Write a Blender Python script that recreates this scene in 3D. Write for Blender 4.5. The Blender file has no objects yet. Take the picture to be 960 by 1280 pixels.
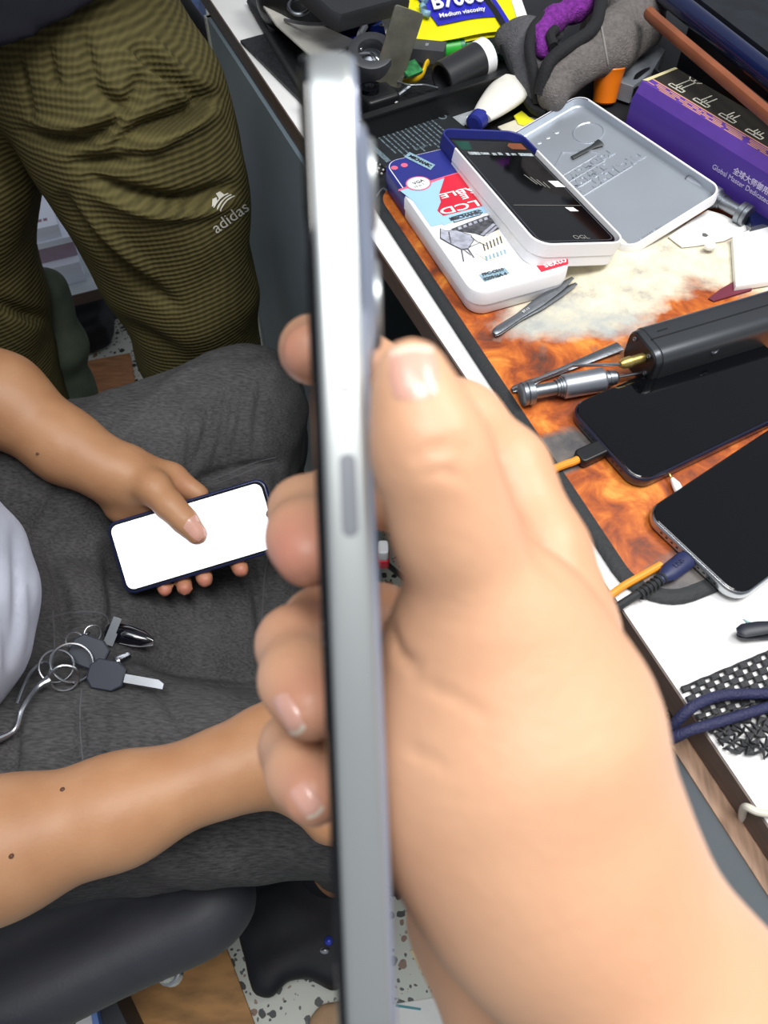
import bpy, math, random
import numpy as np
from mathutils import Vector, Matrix
from mathutils.bvhtree import BVHTree
random.seed(7)
SC = bpy.context.scene
COL = SC.collection
# ------------------------------------------------------------------ camera model
CAM_H = 1.17
TILT = math.radians(34)
S_, C_ = math.sin(TILT), math.cos(TILT)
def C(x, y, z):
    """point at depth z (metres along the lens axis) on the ray through pixel x, y"""
    X, Y = (x-480)/960, (y-640)/960
    return Vector((X*z, z*(S_-C_*Y), CAM_H-z*(S_*Y+C_)))
def P(x, y, h):
    """point where the ray through pixel x, y meets the horizontal plane at height h"""
    Y = (y-640)/960
    return C(x, y, (CAM_H-h)/(S_*Y+C_))
def Q(x, y, w):
    """point where the ray through pixel x, y meets the upright plane at forward distance w"""
    Y = (y-640)/960
    return C(x, y, w/(S_-C_*Y))
def PX(p):
    x, y, h = p
    z = S_*y+C_*(CAM_H-h); Y = (S_*(CAM_H-h)-C_*y)/z
    return (480+960*x/z, 640+960*Y, z)
cam = bpy.data.cameras.new('camera')
cam.sensor_width = 36; cam.sensor_fit = 'AUTO'; cam.lens = 27
cam.clip_start = 0.01; cam.clip_end = 30
cam.dof.use_dof = True; cam.dof.focus_distance = 0.62; cam.dof.aperture_fstop = 16
co = bpy.data.objects.new('camera', cam); COL.objects.link(co)
co.location = (0, 0, CAM_H); co.rotation_euler = (TILT, 0, 0)
SC.camera = co
# ------------------------------------------------------------------ materials
def lin(c):
    if isinstance(c, str):
        c = [int(c[i:i+2], 16)/255 for i in (0, 2, 4)]
    return tuple((v/12.92 if v <= .04045 else ((v+.055)/1.055)**2.4) for v in c)+(1,)
MATS = {}
def mat(name, col, rough=.5, metal=0., var=None, bump=None, emit=None, trans=0, spec=.5, coat=0, sss=0, alpha=1, stretch=(1, 1, 1)):
    m = bpy.data.materials.new(name); m.use_nodes = True
    nt = m.node_tree; b = nt.nodes['Principled BSDF']
    b.inputs['Base Color'].default_value = lin(col)
    b.inputs['Roughness'].default_value = rough; b.inputs['Metallic'].default_value = metal
    b.inputs['Specular IOR Level'].default_value = spec
    b.inputs['Coat Weight'].default_value = coat
    b.inputs['Transmission Weight'].default_value = trans
    b.inputs['Alpha'].default_value = alpha
    if sss:
        b.inputs['Subsurface Weight'].default_value = sss
        b.inputs['Subsurface Scale'].default_value = .004
        b.inputs['Subsurface Radius'].default_value = (1, .35, .2)
    tc = nt.nodes.new('ShaderNodeTexCoord'); mp = nt.nodes.new('ShaderNodeMapping')
    mp.inputs['Scale'].default_value = stretch
    nt.links.new(tc.outputs['Object'], mp.inputs['Vector'])
    if var is None: var = (40, .06)
    if var[1]:
        n = nt.nodes.new('ShaderNodeTexNoise'); n.inputs['Scale'].default_value = var[0]; n.inputs['Detail'].default_value = 4
        nt.links.new(mp.outputs[0], n.inputs['Vector'])
        r = nt.nodes.new('ShaderNodeValToRGB')
        a = var[1]; c = lin(col)
        c2 = lin(var[2]) if len(var) > 2 else None
        lo = [v*(1-a) for v in c[:3]]; hi = [min(1, v*(1+a)) for v in c[:3]]
        if c2: lo, hi = c[:3], c2[:3]
        r.color_ramp.elements[0].position = .35; r.color_ramp.elements[1].position = .65
        r.color_ramp.elements[0].color = (*lo, 1); r.color_ramp.elements[1].color = (*hi, 1)
        nt.links.new(n.outputs['Fac'], r.inputs['Fac']); nt.links.new(r.outputs['Color'], b.inputs['Base Color'])
    if bump:
        n = nt.nodes.new('ShaderNodeTexNoise'); n.inputs['Scale'].default_value = bump[0]; n.inputs['Detail'].default_value = 3
        nt.links.new(mp.outputs[0], n.inputs['Vector'])
        bn = nt.nodes.new('ShaderNodeBump'); bn.inputs['Strength'].default_value = bump[1]; bn.inputs['Distance'].default_value = .002
        nt.links.new(n.outputs['Fac'], bn.inputs['Height']); nt.links.new(bn.outputs[0], b.inputs['Normal'])
    if emit:
        b.inputs['Emission Color'].default_value = lin(emit[0]); b.inputs['Emission Strength'].default_value = emit[1]
    MATS[name] = m
    return m
# ------------------------------------------------------------------ objects
OFF = {}
def tagit(o, label=None, cat=None, group=None, kind=None):
    if label: o['label'] = label
    if cat: o['category'] = cat
    if group: o['group'] = group
    if kind: o['kind'] = kind
def thing(name, label, cat, loc=(0, 0, 0), group=None):
    o = bpy.data.objects.new(name, None); COL.objects.link(o)
    o.empty_display_size = .02
    o.location = loc; OFF[o] = Vector(loc)
    tagit(o, label, cat, group)
    return o
def link_mesh(name, me, parent=None, loc=None):
    o = bpy.data.objects.new(name, me); COL.objects.link(o)
    if parent is not None:
        o.parent = parent; off = OFF[parent]; OFF[o] = off
    else:
        off = Vector(loc) if loc is not None else Vector((0, 0, 0))
        o.location = off; OFF[o] = off
    if off.length: me.transform(Matrix.Translation(-off))
    return o
def smooth_path(pts, n=6):
    pts = [Vector(p) for p in pts]
    if len(pts) < 3: return pts
    out = []
    ext = [pts[0]*2-pts[1]]+pts+[pts[-1]*2-pts[-2]]
    for i in range(1, len(ext)-2):
        a, b, c, d = ext[i-1:i+3]
        for k in range(n):
            t = k/n
            out.append(.5*((2*b)+(c-a)*t+(2*a-5*b+4*c-d)*t*t+(3*b-a-3*c+d)*t**3))
    out.append(pts[-1])
    return out
def frame(o, u, up=(0, 0, 1)):
    """matrix with x along u, z as close to up as it gets"""
    u = Vector(u).normalized(); w = Vector(up); w = (w-u*w.dot(u)).normalized(); v = w.cross(u)
    m = Matrix.Identity(4)
    for i, a in enumerate((u, v, w)):
        for k in range(3): m[k][i] = a[k]
    for k in range(3): m[k][3] = o[k]
    return m
def rr(L, W, r, inset=0, n=6):
    L, W = L/2-inset, W/2-inset; r = max(r-inset, .0004)
    pts = []
    for cx, cy, a0 in ((L-r, W-r, 0), (-L+r, W-r, 90), (-L+r, -W+r, 180), (L-r, -W+r, 270)):
        for k in range(n+1):
            a = math.radians(a0+90*k/n)
            pts.append((cx+r*math.cos(a), cy+r*math.sin(a)))
    return pts
class MB:
    def __init__(s): s.v = []; s.f = []; s.m = []; s.M = Matrix.Identity(4); s.i = 0
    def at(s, M): s.M = M; return s
    def mi(s, i): s.i = i; return s
    def add(s, vs, fs, mi=None):
        b = len(s.v)
        s.v += [s.M@Vector(p) for p in vs]
        for f in fs: s.f.append([b+k for k in f]); s.m.append(s.i if mi is None else mi)
        return s
    def loft(s, rings, cap0=True, cap1=True, closed=True):
        n = len(rings[0]); vs = [p for r in rings for p in r]; fs = []
        for i in range(len(rings)-1):
            for k in range(n if closed else n-1):
                a, b = i*n+k, i*n+(k+1) % n
                fs.append((a, b, b+n, a+n))
        if cap0: fs.append(tuple(range(n))[::-1])
        if cap1: fs.append(tuple(range((len(rings)-1)*n, len(rings)*n)))
        return s.add(vs, fs)
    def rprism(s, L, W, r, z0, z1, bev=.0008, n=6, bot=True):
        rs = []
        zz = []
        if bev:
            for k in range(4):
                a = math.radians(90*k/3)
                zz.append((z0+bev*(1-math.sin(a)), bev*(1-math.cos(a)) if False else bev*(1-math.sin(a))))
            zz = [(z0+bev*(1-math.cos(math.radians(30*k))), bev*(1-math.sin(math.radians(30*k)))) for k in range(4)]
            zz += [(z1-bev*(1-math.cos(math.radians(90-30*k))), bev*(1-math.sin(math.radians(90-30*k)))) for k in range(4)]
        else: zz = [(z0, 0), (z1, 0)]
        return s.loft([[(x, y, z) for x, y in rr(L, W, r, ins, n)] for z, ins in zz])
    def tray(s, L, W, r, z0, z1, t, floor_t, n=6, lip=0):
        """open tray: outer wall, rolled rim, inner wall, floor"""
        zz = [(z0, .001), (z0+.001, 0), (z1-t*.3, 0), (z1, t*.25), (z1, t*.75), (z1-t*.3, t), (z0+floor_t+.001, t), (z0+floor_t, t+.001)]
        return s.loft([[(x, y, z) for x, y in rr(L, W, r, ins, n)] for z, ins in zz])
    def box(s, x0, x1, y0, y1, z0, z1):
        v = [(x, y, z) for z in (z0, z1) for x, y in ((x0, y0), (x1, y0), (x1, y1), (x0, y1))]
        return s.add(v, [(3, 2, 1, 0), (4, 5, 6, 7), (0, 1, 5, 4), (1, 2, 6, 5), (2, 3, 7, 6), (3, 0, 4, 7)])
    def prism(s, pts, z0, z1):
        """polygon pts (x, y) extruded"""
        a = sum(pts[i][0]*pts[(i+1) % len(pts)][1]-pts[(i+1) % len(pts)][0]*pts[i][1] for i in range(len(pts)))
        if a < 0: pts = pts[::-1]
        return s.loft([[(x, y, z0) for x, y in pts], [(x, y, z1) for x, y in pts]])
    def flat(s, pts, z=0, mi=None):
        a = sum(pts[i][0]*pts[(i+1) % len(pts)][1]-pts[(i+1) % len(pts)][0]*pts[i][1] for i in range(len(pts)))
        if a < 0: pts = pts[::-1]
        return s.add([(x, y, z) for x, y in pts], [tuple(range(len(pts)))], mi)
    def tube(s, path, r, n=10, smooth=0, flat=1, up=None, cap=True):
        path = smooth_path(path, smooth) if smooth else [Vector(p) for p in path]
        m = len(path)
        if not hasattr(r, '__len__'): rs = [r]*m
        else: rs = [r[min(len(r)-1, int(i*(len(r)-1)/(m-1)))]*(1-((i*(len(r)-1)/(m-1)) % 1))+r[min(len(r)-1, int(i*(len(r)-1)/(m-1))+1)]*((i*(len(r)-1)/(m-1)) % 1) for i in range(m)]
        T = [(path[min(i+1, m-1)]-path[max(i-1, 0)]).normalized() for i in range(m)]
        N = Vector(up) if up is not None else T[0].orthogonal()
        rings = []
        for i in range(m):
            N = (N-T[i]*N.dot(T[i])).normalized(); B = T[i].cross(N)
            rings.append([path[i]+N*(math.cos(2*math.pi*k/n)*rs[i]*flat)+B*(math.sin(2*math.pi*k/n)*rs[i]) for k in range(n)])
        return s.loft(rings, cap, cap)
    def lathe(s, a, b, prof, n=24):
        """profile of (distance from a towards b in metres, radius)"""
        a, b = Vector(a), Vector(b); d = (b-a).normalized(); N = d.orthogonal().normalized(); B = d.cross(N)
        rings = [[a+d*t+N*(math.cos(2*math.pi*k/n)*r)+B*(math.sin(2*math.pi*k/n)*r) for k in range(n)] for t, r in prof]
        return s.loft(rings)
    def ring(s, c, ax, R, r, n=28, m=8, a0=0, a1=360):
        c, ax = Vector(c), Vector(ax).normalized(); N = ax.orthogonal().normalized(); B = ax.cross(N)
        k = n
        pts = [c+N*(math.cos(math.radians(a0+(a1-a0)*i/k))*R)+B*(math.sin(math.radians(a0+(a1-a0)*i/k))*R) for i in range(k+1)]
        return s.tube(pts, r, m)
    def ball(s, c, r, n=12, sq=(1, 1, 1)):
        rings = []
        for i in range(n+1):
            a = math.pi*max(.02, min(.98, i/n)); rings.append([(c[0]+r*sq[0]*math.sin(a)*math.cos(2*math.pi*k/(2*n)), c[1]+r*sq[1]*math.sin(a)*math.sin(2*math.pi*k/(2*n)), c[2]-r*sq[2]*math.cos(a)) for k in range(2*n)])
        return s.loft(rings)
    def poly(s, px, h1, h0):
        """outline given as pixel corners at height h1, going down to h0"""
        top = [P(x, y, h1) for x, y in px]
        a = sum(top[i].x*top[(i+1) % len(top)].y-top[(i+1) % len(top)].x*top[i].y for i in range(len(top)))
        if a < 0: top = top[::-1]
        return s.loft([[Vector((p.x, p.y, h0)) for p in top], [Vector((p.x, p.y, h1-.0006)) for p in top], [p+(sum(top, Vector())/len(top)-p).normalized()*.0006 for p in top]])
    def text(s, body, size, M, align='LEFT', ext=.0001, mi=None, bold=0, sx=1, shear=0):
        cu = bpy.data.curves.new('t', 'FONT'); cu.body = body; cu.size = size; cu.extrude = ext; cu.align_x = align; cu.align_y = 'CENTER'; cu.offset = bold; cu.shear = shear
        cu.resolution_u = 3
        o = bpy.data.objects.new('t', cu); COL.objects.link(o)
        bpy.context.view_layer.update()
        me = bpy.data.meshes.new_from_object(o.evaluated_get(bpy.context.evaluated_depsgraph_get()))
        old = s.M; s.M = s.M@M if M is not None else s.M
        s.add([(v.co.x*sx, v.co.y, v.co.z) for v in me.vertices], [tuple(p.vertices) for p in me.polygons], mi)
        s.M = old
        bpy.data.objects.remove(o); bpy.data.curves.remove(cu); bpy.data.meshes.remove(me)
        return s
    def build(s, name, m, parent=None, loc=None, angle=35, label=None, cat=None, group=None, kind=None):
        me = bpy.data.meshes.new(name)
        me.from_pydata([tuple(v) for v in s.v], [], s.f)
        for k in (m if isinstance(m, (list, tuple)) else [m]): me.materials.append(k)
        me.polygons.foreach_set('material_index', s.m)
        me.polygons.foreach_set('use_smooth', [len(f) <= 4 for f in s.f])
        me.update(); me.validate()
        me.set_sharp_from_angle(angle=math.radians(angle))
        for p_ in me.polygons:
            if len(p_.vertices) > 4: p_.use_smooth = False
        if loc is None and parent is None:
            lo = [min(v[k] for v in s.v) for k in range(3)]; hi = [max(v[k] for v in s.v) for k in range(3)]
            loc = ((lo[0]+hi[0])/2, (lo[1]+hi[1])/2, lo[2])
        o = link_mesh(name, me, parent, loc)
        tagit(o, label, cat, group, kind)
        return o
def T3(x, y, z=0, rz=0): return Matrix.Translation((x, y, z))@Matrix.Rotation(math.radians(rz), 4, 'Z')
# ------------------------------------------------------------------ implicit surfaces (bodies and cloth)
def A3(p): return np.array(p, np.float32)
def cap(p, a, b, ra, rb):
    a, b = A3(a), A3(b); ba = b-a; pa = p-a
    t = np.clip(pa@ba/max(float(ba@ba), 1e-9), 0, 1)
    return np.linalg.norm(pa-t[:, None]*ba, axis=1)-(ra+(rb-ra)*t)
def ell(p, c, r, R=None):
    q = p-A3(c)
    if R is not None: q = q@np.array(R, np.float32)
    r = A3(r); k0 = np.linalg.norm(q/r, axis=1); k1 = np.linalg.norm(q/(r*r), axis=1)
    return k0*(k0-1)/np.maximum(k1, 1e-6)
def smin(a, b, k):
    h = np.maximum(k-np.abs(a-b), 0)/k
    return np.minimum(a, b)-h*h*k*.25
def chain(p, pts, k=.01):
    d = None
    for (a, ra), (b, rb) in zip(pts[:-1], pts[1:]):
        e = cap(p, a, b, ra, rb); d = e if d is None else smin(d, e, k)
    return d
def wob(p, f, seed=0):
    x, y, z = (p*f).T
    return (np.sin(x+1.7*np.sin(y*.8+seed)+seed)*np.sin(y*1.1+1.3*np.sin(z*.9+2*seed))+np.sin(z*1.2+1.5*np.sin(x*.7)+3*seed)*.6)/1.6
def sdf_mesh(name, f, lo, hi, h, m, parent=None, loc=None, slack=0., post=None):
    lo, hi = A3(lo), A3(hi); B = 8
    n = (np.ceil((hi-lo)/h/B).astype(int))*B
    nb = n//B
    g = np.stack(np.meshgrid(*[np.arange(k) for k in nb], indexing='ij'), -1).reshape(-1, 3)
    cen = lo+(g*B+(B-1)/2)*h
    d = np.concatenate([f(c) for c in np.array_split(cen.astype(np.float32), max(1, len(cen)//200000))])
    act = np.abs(d) < h*B*.5*1.7321*1.05+h+slack
    V = np.repeat(np.repeat(np.repeat(np.sign(d).reshape(nb), B, 0), B, 1), B, 2).astype(np.float32)
    loc8 = np.stack(np.meshgrid(*[np.arange(B)]*3, indexing='ij'), -1).reshape(-1, 3)
    idx = (g[act][:, None, :]*B+loc8[None]).reshape(-1, 3)
    pts = (lo+idx*h).astype(np.float32)
    val = np.concatenate([f(c) for c in np.array_split(pts, max(1, len(pts)//200000))])
    V[idx[:, 0], idx[:, 1], idx[:, 2]] = val
    for ax in range(3):
        for e in (0, -1):
            sl = [slice(None)]*3; sl[ax] = e; V[tuple(sl)] = np.maximum(V[tuple(sl)], h*.5)
    s = V < 0
    c = sum(s[i:s.shape[0]-1+i, j:s.shape[1]-1+j, k:s.shape[2]-1+k].astype(np.int8) for i in (0, 1) for j in (0, 1) for k in (0, 1))
    am = (c > 0) & (c < 8)
    ijk = np.argwhere(am); ids = -np.ones(am.shape, int); ids[am] = np.arange(len(ijk))
    pos = np.zeros((len(ijk), 3)); cnt = np.zeros(len(ijk))
    cor = [(i, j, k) for i in (0, 1) for j in (0, 1) for k in (0, 1)]
    for a in cor:
        for ax in range(3):
            if a[ax]: continue
            b = list(a); b[ax] = 1
            va = V[tuple((ijk+a).T)]; vb = V[tuple((ijk+b).T)]
            mm = (va < 0) != (vb < 0)
            t = np.where(mm, va/np.where(mm, va-vb, 1), 0)
            q = np.array(a)+np.eye(3)[ax]*t[:, None]
            pos += q*mm[:, None]; cnt += mm
    verts = lo+h*(ijk+pos/cnt[:, None])
    quads = []
    for ax in range(3):
        u, w = (ax+1) % 3, (ax+2) % 3
        sa = [slice(None)]*3; sb = [slice(None)]*3; sa[ax] = slice(0, -1); sb[ax] = slice(1, None)
        e = np.argwhere(s[tuple(sa)] != s[tuple(sb)])
        e = e[(e[:, u] > 0) & (e[:, w] > 0) & (e[:, u] < am.shape[u]) & (e[:, w] < am.shape[w]) & (e[:, ax] < am.shape[ax])]
        ins = s[tuple(e.T)]
        q = []
        for du, dw in ((-1, -1), (0, -1), (0, 0), (-1, 0)):
            cc = e.copy(); cc[:, u] += du; cc[:, w] += dw; q.append(ids[tuple(cc.T)])
        q = np.stack(q, 1); q[~ins] = q[~ins][:, ::-1]
        quads.append(q)
    quads = np.concatenate(quads)
    # one relaxing pass takes the grid out of the surface
    for it in range(2):
        acc = np.zeros_like(verts); n_ = np.zeros(len(verts))
        for a, b in ((0, 1), (1, 2), (2, 3), (3, 0)):
            np.add.at(acc, quads[:, a], verts[quads[:, b]]); np.add.at(n_, quads[:, a], 1)
            np.add.at(acc, quads[:, b], verts[quads[:, a]]); np.add.at(n_, quads[:, b], 1)
        verts = verts+.5*(acc/n_[:, None]-verts)
    if post is not None: verts = post(verts, quads)
    me = bpy.data.meshes.new(name)
    me.from_pydata(verts.tolist(), [], quads.tolist())
    me.materials.append(m)
    me.polygons.foreach_set('use_smooth', [True]*len(quads))
    me.update()
    o = link_mesh(name, me, parent, loc)
    BV[name] = BVHTree.FromPolygons([Vector(v) for v in verts], quads.tolist())
    return o
BV = {}
def vnormals(v, q):
    n = np.cross(v[q[:, 2]]-v[q[:, 0]], v[q[:, 3]]-v[q[:, 1]])
    N = np.zeros_like(v)
    for k in range(4): np.add.at(N, q[:, k], n)
    return N/np.maximum(np.linalg.norm(N, axis=1), 1e-12)[:, None]
def pix(v):
    z = S_*v[:, 1]+C_*(CAM_H-v[:, 2]); Y = (S_*(CAM_H-v[:, 2])-C_*v[:, 1])/z
    return 480+960*v[:, 0]/z, 640+960*Y, z
def sculpt(lines):
    """push folds and creases into a surface: (stroke, depth m, width px) - depth > 0 sinks"""
    def post(v, q):
        N = vnormals(v, q); x, y, z = pix(v)
        cam_dir = v-np.array([0, 0, CAM_H]); front = np.clip(-(N*cam_dir).sum(1)/np.linalg.norm(cam_dir, axis=1)*2, 0, 1)
        D = np.zeros(len(v))
        for st, dep, w in lines:
            st = [(a.x, a.y) for a in smooth_path([(s[0], s[1], 0) for s in st], 5)]
            best = np.full(len(v), 1e9); par = np.zeros(len(v)); m = len(st)-1
            for i in range(m):
                ax, ay = st[i]; bx, by = st[i+1]; L = max((bx-ax)**2+(by-ay)**2, 1e-6)
                t = np.clip(((x-ax)*(bx-ax)+(y-ay)*(by-ay))/L, 0, 1)
                d = np.hypot(x-ax-t*(bx-ax), y-ay-t*(by-ay)); u = d < best
                best = np.where(u, d, best); par = np.where(u, (i+t)/m, par)
            D += dep*np.exp(-(best/w)**2)*np.sin(np.pi*np.clip(par*.9+.05, 0, 1))**.6
        return v-N*(D*front)[:, None]
    return post
def hit(name, x, y, off=0):
    o = Vector((0, 0, CAM_H)); d = (C(x, y, 1)-o).normalized()
    r = BV[name].ray_cast(o, d)
    if r[0] is None: return None, None
    n = r[1] if r[1].dot(d) < 0 else -r[1]
    return r[0]+n*off, n
# ------------------------------------------------------------------ palette
white_lam = mat('white_laminate', 'f2f2f0', .35, var=(25, .02))
brown_edge = mat('brown_edging', '5a4a42', .5, var=(60, .15), stretch=(1, 1, 12))
oak = mat('oak_board', '9a7a62', .5, var=(55, .22), stretch=(7, 1, 1))
grey_panel = mat('grey_panel', '7b8a92', .38, var=(9, .05))
panel_trim = mat('pale_trim', 'c9cac0', .45)
black_rub = mat('black_rubber', '26292b', .7, bump=(400, .3))
black_pl = mat('black_plastic', '17181a', .4)
black_gl = mat('black_glass', '07080b', .07, spec=.6, var=(9, .1))
black_soft = mat('black_fabric', '1b1c1f', .85, bump=(500, .5))
dark_frame = mat('dark_blue_frame', '1a1d33', .3, coat=.5)
steel = mat('steel', 'b9bcc0', .28, 1)
dull_steel = mat('dull_steel', '8d9298', .42, 1, bump=(300, .1))
brass = mat('brass', 'c4ad68', .38, .85)
gun = mat('gunmetal', '55585c', .36, .75, var=(12, .05))
navy = mat('navy_print', '2c3384', .4)
white_pl = mat('white_plastic', 'f4f4f6', .35, var=(30, .015))
paper = mat('white_paper', 'f6f5f1', .7, var=(30, .02))
lblue = mat('light_blue_print', 'a6d0ea', .4, var=(20, .02))
red = mat('red_print', 'd7263d', .45)
pink = mat('pink_print', 'e76a86', .45)
sketch = mat('sketch_grey', 'a9abb8', .5, var=(200, .25))
sketch_d = mat('sketch_dark', '4c4d52', .5, var=(300, .5))
cream = mat('cream_print', 'ece5d3', .5, var=(300, .08))
label_bl = mat('label_steelblue', '8fb0bf', .45, var=(400, .2))
text_w = mat('white_lettering', 'f5f5f5', .5)
text_k = mat('black_lettering', '22242a', .5)
silver = mat('silver_tin', 'c4cbd3', .34, .65, var=(14, .04))
orange_r = mat('orange_rubber', 'f09a2e', .5)
orange_p = mat('orange_plastic', 'f57f16', .4)
navy_cable = mat('navy_cable', '27294d', .6, bump=(900, .5))
navy_plug = mat('navy_plug', '222a52', .5)
purple = mat('purple_card', '47308c', .4, var=(10, .06))
purple2 = mat('purple_card_light', '5f3f9e', .4)
gold = mat('copper_print', 'd79a78', .5)
fleece = mat('grey_fleece', '6f6a67', .95, var=(260, .16), bump=(700, .9))
fleece_d = mat('dark_fleece', '5b5b5f', .95, var=(260, .14), bump=(700, .9))
violet = mat('violet_plush', '7d2a93', .95, var=(220, .3), bump=(600, 1.))
yellow = mat('yellow_foil', 'efe600', .3, coat=.4, bump=(30, .25))
blue_foil = mat('blue_foil', '2b2bb5', .3, coat=.4, bump=(40, .3))
green_pl = mat('green_plastic', '2fae3a', .35)
green_dk = mat('dark_green', '0f4a3c', .4, var=(30, .3))
pcb = mat('circuit_green', '2d7a44', .4, var=(200, .35))
grey_pl = mat('dark_grey_plastic', '46484d', .45)
clear = mat('clear_film', 'd9d6cc', .25, alpha=.8, coat=.3, bump=(60, .6))
smoke = mat('smoked_glass', '55554a', .2, var=(60, .2), coat=.5)
brown_pl = mat('brown_trim', '8a4f33', .5, var=(40, .12))
deep_blue = mat('deep_blue_gloss', '0f1a40', .2, coat=.6)
card = mat('brown_card', 'a9744c', .7, var=(30, .2), stretch=(1, 5, 1))
# ------------------------------------------------------------------ floor
def terrazzo():
    m = mat('terrazzo', 'd4d8cf', .45, var=(30, 0)); nt = m.node_tree; b = nt.nodes['Principled BSDF']
    tc = nt.nodes.new('ShaderNodeTexCoord'); base = None
    nz = nt.nodes.new('ShaderNodeTexNoise'); nz.inputs['Scale'].default_value = 60
    nt.links.new(tc.outputs['Object'], nz.inputs['Vector'])
    mx0 = nt.nodes.new('ShaderNodeMixRGB'); mx0.inputs['Fac'].default_value = .012
    nt.links.new(tc.outputs['Object'], mx0.inputs['Color1']); nt.links.new(nz.outputs['Color'], mx0.inputs['Color2'])
    prev = None
    for sc, th, cols in ((68, .36, ('2c2f2e', '8a6a55', '4b4e4b')), (140, .30, ('3a3d3b', '96836f', '575a56'))):
        v = nt.nodes.new('ShaderNodeTexVoronoi'); v.inputs['Scale'].default_value = sc; v.inputs['Randomness'].default_value = .9
        nt.links.new(mx0.outputs[0], v.inputs['Vector'])
        lt = nt.nodes.new('ShaderNodeMath'); lt.operation = 'LESS_THAN'; lt.inputs[1].default_value = th
        nt.links.new(v.outputs['Distance'], lt.inputs[0])
        sep = nt.nodes.new('ShaderNodeSeparateColor'); nt.links.new(v.outputs['Color'], sep.inputs[0])
        keep = nt.nodes.new('ShaderNodeMath'); keep.operation = 'GREATER_THAN'; keep.inputs[1].default_value = .35
        nt.links.new(sep.outputs[1], keep.inputs[0])
        mu = nt.nodes.new('ShaderNodeMath'); mu.operation = 'MULTIPLY'
        nt.links.new(lt.outputs[0], mu.inputs[0]); nt.links.new(keep.outputs[0], mu.inputs[1])
        r = nt.nodes.new('ShaderNodeValToRGB'); r.color_ramp.interpolation = 'CONSTANT'
        r.color_ramp.elements[0].color = lin(cols[0]); r.color_ramp.elements[1].position = .55; r.color_ramp.elements[1].color = lin(cols[1])
        e = r.color_ramp.elements.new(.75); e.color = lin(cols[2])
        nt.links.new(sep.outputs[0], r.inputs['Fac'])
        mx = nt.nodes.new('ShaderNodeMixRGB'); nt.links.new(mu.outputs[0], mx.inputs['Fac'])
        if prev is None: mx.inputs['Color1'].default_value = lin('cfd2c6')
        else: nt.links.new(prev.outputs[0], mx.inputs['Color1'])
        nt.links.new(r.outputs['Color'], mx.inputs['Color2']); prev = mx
    nt.links.new(prev.outputs[0], b.inputs['Base Color'])
    return m
MB().box(-2.6, 2.2, -1.6, 3.2, -.05, 0).build('floor', terrazzo(), kind='structure')
# ------------------------------------------------------------------ workbench
DT = .77
E0 = P(775, 760, DT); E1 = P(262, 0, DT)
ED = (E1-E0); ED.z = 0; ED.normalize(); EN = Vector((ED.y, -ED.x, 0))      # along the edge (away), into the desk
def desk_xy(a, n): return E0+ED*a+EN*n
desk = thing('workbench', 'white topped workbench with brown edging and grey panels under it', 'workbench', desk_xy(.2, .3)*1-Vector((0, 0, DT)))
FD = frame(E0, ED, (0, 0, 1))                                            # x away, y = z cross x : out of the desk
MB().at(FD).box(-.75, .95, -1.0, -.0012, -.02, 0).build('worktop', white_lam, desk)
MB().at(FD).box(-.75, .95, -.0012, 0, -.02, -.0006).build('edge_band', brown_edge, desk)
pe = P(256, 20, .748); pa = (pe-E0).dot(ED)
sp = MB().at(FD).box(pa-.47, pa, -.016, .004, -.72, -.022).build('side_panel', grey_panel, desk)
MB().at(FD).box(pa-.005, pa+.0025, -.016, .0062, -.72, -.022).build('panel_edge_trim', panel_trim, sp)
MB().at(FD).box(pa-.018, pa, -.6, -.016, -.72, -.022).build('end_panel', grey_panel, desk)
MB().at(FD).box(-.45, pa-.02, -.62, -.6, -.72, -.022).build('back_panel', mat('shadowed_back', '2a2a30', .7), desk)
b0 = P(871, 917, .749); ba = (b0-E0).dot(ED); bn = (b0-E0).dot(EN)
dr = MB().at(FD).box(-.75, ba, -bn-.002, -bn+.016, -.28, -.0225).build('drawer_front', mat('grey_panel_lit', 'a9b5bc', .4, var=(9, .05)), desk)  # panel grey painted lighter, standing in for light falling on the drawer front
MB().at(FD).box(-.75, ba, -bn-.002, -bn+.0168, -.0225, -.021).build('drawer_top_edge', oak, dr)
MB().at(FD).box(-.75, ba-.03, -.55, -.03, -.27, -.262).build('drawer_bottom', mat('drawer_inside', '3a3230', .7), dr)
MB().at(FD).box(-.75, ba, -.55, -.02, -.72, -.29).build('lower_cabinet', grey_panel, desk)
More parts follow.
